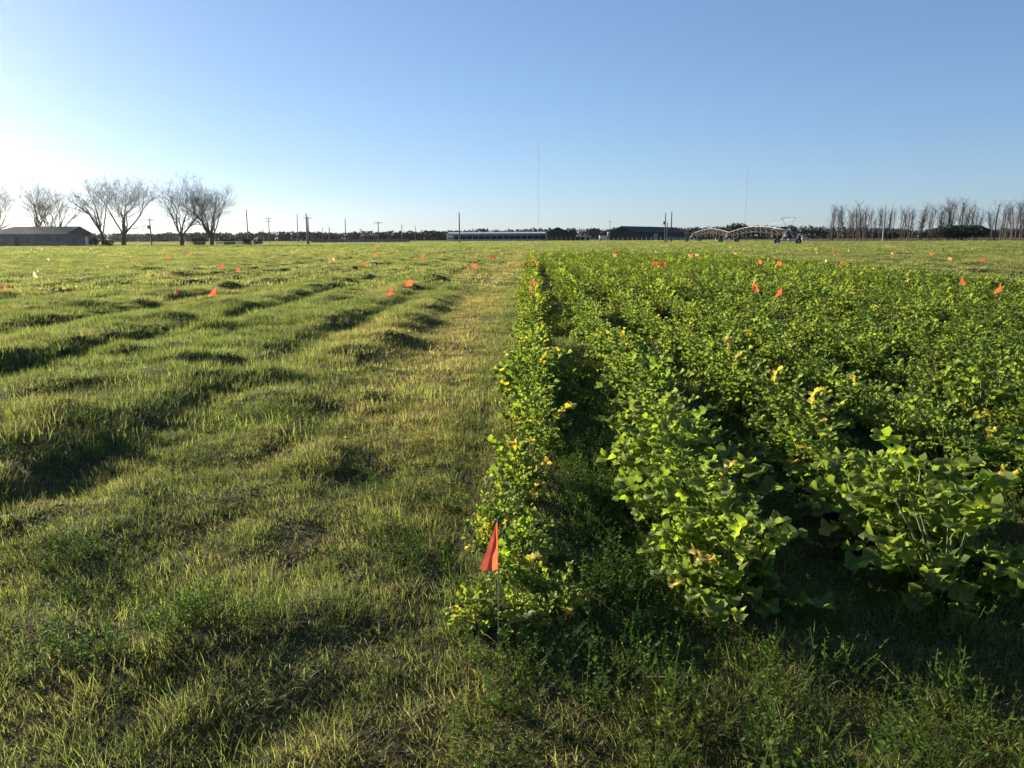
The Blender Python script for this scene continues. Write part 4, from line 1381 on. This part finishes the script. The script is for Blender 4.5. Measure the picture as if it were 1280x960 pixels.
# ------------------------------------------------------------------ radio masts
def mast(px, top, Y, label, wdt):
    p = far(px, Y); h = ztop(px, top, Y)
    root = empty('radio_mast', p); tag(root, label, 'radio mast')
    c = [(wdt * math.cos(a), wdt * math.sin(a)) for a in (0, 2.094, 4.189)]
    for x, y in c:
        m_ = MB(); m_.tube([(x, y, 0), (x, y, h)], .05, 4); m_.build('leg', M['mast'], root)
    b = MB(); z, k = 0, 0
    while z < h - 3:
        for j in range(3):
            a0, a1 = c[j], c[(j + 1) % 3]
            if k % 2: a0, a1 = a1, a0
            b.tube([(*a0, z), (*a1, z + 3)], .035, 3, cap=False)
        z += 3; k += 1
    b.build('bracing', M['mast'], root)
    for j in range(3):
        for zf in (.45, .9):
            g_ = MB(); a = j * 2.094 + .5
            g_.tube([(0, 0, h * zf), (math.cos(a) * h * .5, math.sin(a) * h * .5, 0)], .03, 3, cap=False); g_.build('guy_wire', M['mast'], root)
mast(672.8, 175, 1180, 'tall thin guyed radio mast above the gap between white shed and dark barn', .42)
mast(930.5, 208, 1120, 'thin guyed radio mast rising behind the irrigation machine', .40)

# ------------------------------------------------------------------ irrigation machine
def irrigation():
    T = [(985.0, 154.0), (911.0, 203.0), (867.0, 250.0)]
    pts = [far(px, Y) for px, Y in T]
    root = empty('irrigation_machine', pts[0])
    tag(root, 'wheeled irrigation machine with arched pipes carried on three towers', 'irrigation machine')
    o0 = pts[0]
    loc = [p - o0 for p in pts]
    HP = 2.55
    tyre = MB()
    n = 18
    tyre.tube([(0, -.14, 0), (0, -.1, 0), (0, .1, 0), (0, .14, 0)], [.42, .56, .56, .42], n)
    for k in range(n):
        a = 2 * math.pi * k / n
        tyre.box((math.cos(a) * .57, 0, math.sin(a) * .57), (.06, .26, .06))
    tyre_me = tyre.mesh('wheel', [M['rubber']])
    hub = MB(); hub.tube([(0, -.16, 0), (0, .16, 0)], .24, 10); hub_me = hub.mesh('rim', [M['metal']])
    for ti, q in enumerate(loc):
        q = Vector((q.x, q.y, 0))
        ax = [q + Vector((-2.0, 0, .56)), q + Vector((2.0, 0, .56))]
        for w_ in ax:
            o = bpy.data.objects.new('wheel', tyre_me); COL.objects.link(o); o.parent = root; o.location = w_
            h_ = bpy.data.objects.new('rim', hub_me); COL.objects.link(h_); h_.parent = o
        b = MB(); b.box((q.x, q.y, .66), (3.9, .16, .18)); b.build('base_beam', M['metal'], root)
        g = MB(); g.box((q.x + .3, q.y, .92), (.5, .3, .34)); g.build('gearbox', M['metal'], root)
        for sx in (-1.3, 1.3):
            for sy in (-.9, .9):
                l_ = MB(); l_.tube([(q.x + sx, q.y, .72), (q.x + sx * .25, q.y + sy * .5, HP)], .045, 5); l_.build('leg', M['metal'], root)
        c_ = MB(); c_.box((q.x - .45, q.y - .2, 1.7), (.4, .25, .6)); c_.build('control_box', M['offwhite'], root)
    for i in range(2):
        a, b = loc[i], loc[i + 1]
        a = Vector((a.x, a.y, HP)); b = Vector((b.x, b.y, HP))
        K = 12
        arch = [a.lerp(b, k / K) + Vector((0, 0, 1.1 * math.sin(math.pi * k / K))) for k in range(K + 1)]
        m_ = MB(); m_.tube(arch, .06, 8); sp = m_.build('pipe_span', M['metal'], root, True)
        t_ = MB()
        low = []
        for k in range(1, K):
            for sx in (-.75, .75):
                foot = arch[k] + Vector((sx, 0, -1.15))
                t_.tube([arch[k], foot], .010, 3); low.append(foot)
                nxt = arch[k + 1] if k + 1 <= K else b
                t_.tube([foot, nxt], .009, 3)
        for s in (0, 1):
            chain = [a] + low[s::2] + [b]
            t_.tube(chain, .011, 4)
        for k in range(0, len(low), 2):
            t_.tube([low[k], low[k + 1]], .015, 3)
        t_.build('truss', M['wire'], sp)
        d_ = MB()
        for k in range(1, K):
            d_.tube([arch[k] + Vector((.15, 0, -.1)), arch[k] + Vector((.3, 0, -1.9))], .018, 3)
            d_.box(tuple(arch[k] + Vector((.3, 0, -1.95))), (.08, .08, .12))
        d_.build('drop_nozzles', M['wire'], sp)['kind'] = 'stuff'
    # short overhang at the near tower with its V-shaped cable support
    a = Vector((0, 0, HP))
    m_ = MB(); m_.tube([a, a + Vector((-2.9, -1.2, .35))], .08, 7); m_.build('overhang_pipe', M['metal'], root)
    v = MB()
    tp = [a + Vector((-1.4, 0, 2.35)), a + Vector((1.2, 0, 2.35))]
    for t_ in tp:
        v.tube([a + Vector((-.1, 0, .1)), t_], .035, 4)
    v.tube(tp, .035, 4)
    v.tube([tp[0], a + Vector((-2.9, -1.2, .35))], .02, 3); v.tube([tp[1], a + Vector((.2, 12, 1.3))], .02, 3)
    v.build('cable_support', M['metal'], root)
    c = MB(); c.tube([a + Vector((.1, 0, 0)), a + Vector((1.7, 0, -.5)), a + Vector((2.1, 0, -1.9))], .07, 6); c.build('supply_hose', M['metal'], root)
irrigation()

def tank():
    p = far(1006, 190)
    root = empty('water_tank', p); tag(root, 'small pale rounded tank on legs right of the irrigation machine', 'tank')
    zc = ztop(1006, 298, 190)
    m_ = MB(); m_.tube([(-.75, 0, zc), (-.65, 0, zc), (.65, 0, zc), (.75, 0, zc)], [.14, .3, .3, .14], 12); m_.build('body', M['offwhite'], root)
    for x in (-.45, .45):
        for y in (-.25, .25):
            l_ = MB(); l_.box((x, y, (zc - .3) / 2), (.1, .1, zc - .25)); l_.build('leg', M['metal'], root)
tank()
for px, Y, top, lab in [(894.5, 214, 297, 'short white marker post left of the middle irrigation tower'), (932.5, 226, 296.5, 'short dark post right of the middle irrigation tower'),
                        (1001.5, 166, 300, 'short white post at the right wheel of the near irrigation tower')]:
    p = far(px, Y)
    m_ = MB(); h = ztop(px, top, Y); m_.tube([p + Vector((0, 0, -.2)), p + Vector((0, 0, h * .5)), p + Vector((0, 0, h))], [.1, .1, .08], 8)
    o = m_.build('marker_post', M['pole'] if 'dark' in lab else M['white']); tag(o, lab, 'post')

# ------------------------------------------------------------------ farm trailers under the old trees
def trailer(px0, px1, Y, top, label, load='slab', deck=.75):
    a, b = far(px0, Y), far(px1, Y); L = b.x - a.x; h = ztop((px0 + px1) / 2, top, Y)
    root = empty('farm_trailer', (a + b) / 2, R(rnd.uniform(-6, 6))); tag(root, label, 'trailer')
    d = MB(); d.box((0, 0, deck), (L, 2.1, .16)); d.build('deck', M['greyfence'], root)
    if load == 'slab':
        s = MB(); s.box((-L * .05, 0, (deck + h) / 2 + .08), (L * .8, 1.7, max(.2, h - deck - .16))); s.box((L * .25, 0, h + .12), (L * .3, 1.2, .3)); s.build('load', M['dark'], root)
    else:
        s = MB()
        for k in range(4):
            s.tube([(-L * .35 + k * L * .23, -.8, deck + .5), (-L * .35 + k * L * .23, .8, deck + .5)], .4, 9)
        s.build('load', M['dark'], root)
    for x in (-L * .22, L * .22):
        for y in (-1.0, 1.0):
            w_ = MB(); w_.tube([(x, y - .12, .4), (x, y + .12, .4)], .4, 12); wo_ = w_.build('wheel', M['rubber'], root)
            h_ = MB(); h_.tube([(x, y - .14, .4), (x, y + .14, .4)], .18, 8); h_.build('rim', M['metal'], wo_)
    b_ = MB(); b_.tube([(-L / 2, 0, deck - .1), (-L / 2 - 1.3, 0, .45)], .06, 5); b_.build('drawbar', M['dark'], root)
trailer(240, 257, 190, 301.5, 'low dark loaded trailer left of the rightmost old tree', 'rolls')
trailer(279, 295, 190, 299.6, 'dark high-loaded trailer right of the rightmost old tree')
trailer(305, 312, 195, 302.5, 'small dark trailer at the foot of the tall plain pole', 'rolls', .6)
trailer(318, 327, 205, 301, 'grey topped trailer right of the tall plain pole')
for px0, px1, lab in [(270, 279, 'low white feed trough right of the rightmost old tree'), (296, 304, 'low white feed trough left of the tall plain pole')]:
    a, b = far(px0, 186), far(px1, 186)
    L = b.x - a.x
    root = empty('feed_trough', (a + b) / 2); tag(root, lab, 'trough')
    m_ = MB(); m_.add([(-L / 2, -.35, .8), (L / 2, -.35, .8), (L / 2, .35, .8), (-L / 2, .35, .8), (-L / 2 + .1, -.2, .45), (L / 2 - .1, -.2, .45), (L / 2 - .1, .2, .45), (-L / 2 + .1, .2, .45)],
                      [(0, 4, 5, 1), (1, 5, 6, 2), (2, 6, 7, 3), (3, 7, 4, 0), (4, 7, 6, 5)]); m_.build('basin', M['white'], root)
    for x in (-L / 2 + .2, L / 2 - .2):
        l_ = MB(); l_.box((x, 0, .22), (.1, .4, .46)); l_.build('leg', M['metal'], root)
for px, dx in ((368, .6), (375, .4)):
    p = far(px, 262)
    m_ = MB(); m_.tube([p + Vector((0, 0, -.1)), p + Vector((dx * 1.2, 0, 1.6))], .07, 5); m_.tube([p + Vector((dx * 2.2, 0, -.1)), p + Vector((dx * 1.2, 0, 1.6))], .07, 5)
    m_.tube([p + Vector((dx * .6, .1, .8)), p + Vector((dx * 1.75, .1, .8))], .05, 5)
    o = m_.build('trestle', M['offwhite']); tag(o, 'pale trestle %s of the tall pole left of the green fence' % ('left' if px < 370 else 'right'), 'trestle')

# ------------------------------------------------------------------ two birds in the sky
for px, py, dd, lab in [(362, 98, 120, 'tiny dark bird high in the blue left of the middle'), (96, 220, 150, 'tiny dark bird above the old bare trees')]:
    p = Vector((0, 0, CAM_H)) + ray(px, py).normalized() * dd
    m_ = MB()
    m_.tube([(-.12, 0, 0), (-.05, 0, .01), (.05, 0, 0), (.13, 0, .01)], [.01, .04, .035, .012], 6)
    for s in (-1, 1):
        m_.add([(-.04, 0, .02), (.05, 0, .02), (.02, s * .16, .10), (-.04, s * .30, .05), (-.07, s * .15, .08)], [(0, 1, 2, 4), (4, 2, 3)])
    m_.add([(-.12, 0, 0), (-.22, .05, 0), (-.22, -.05, 0)], [(0, 1, 2)])
    o = m_.build('bird', M['rubber']); o.location = p; o.rotation_euler = (0, 0, 1.2); tag(o, lab, 'bird')

# ------------------------------------------------------------------ haze in the air, thin, bright towards the sun
hm, hnt, hout = mat_new('haze')
pv = N(hnt, 'ShaderNodeVolumePrincipled')
pv.inputs['Color'].default_value = (.97, .98, 1, 1)
pv.inputs['Density'].default_value = 4.8e-5
pv.inputs['Anisotropy'].default_value = .81
hnt.links.new(pv.outputs[0], hout.inputs['Volume'])
hb = MB()
hb.box((0, 2400, 84), (9000, 6000, 172))
hz = hb.build('haze', hm)
tag(hz, 'thin bright haze over the whole field', kind='stuff')
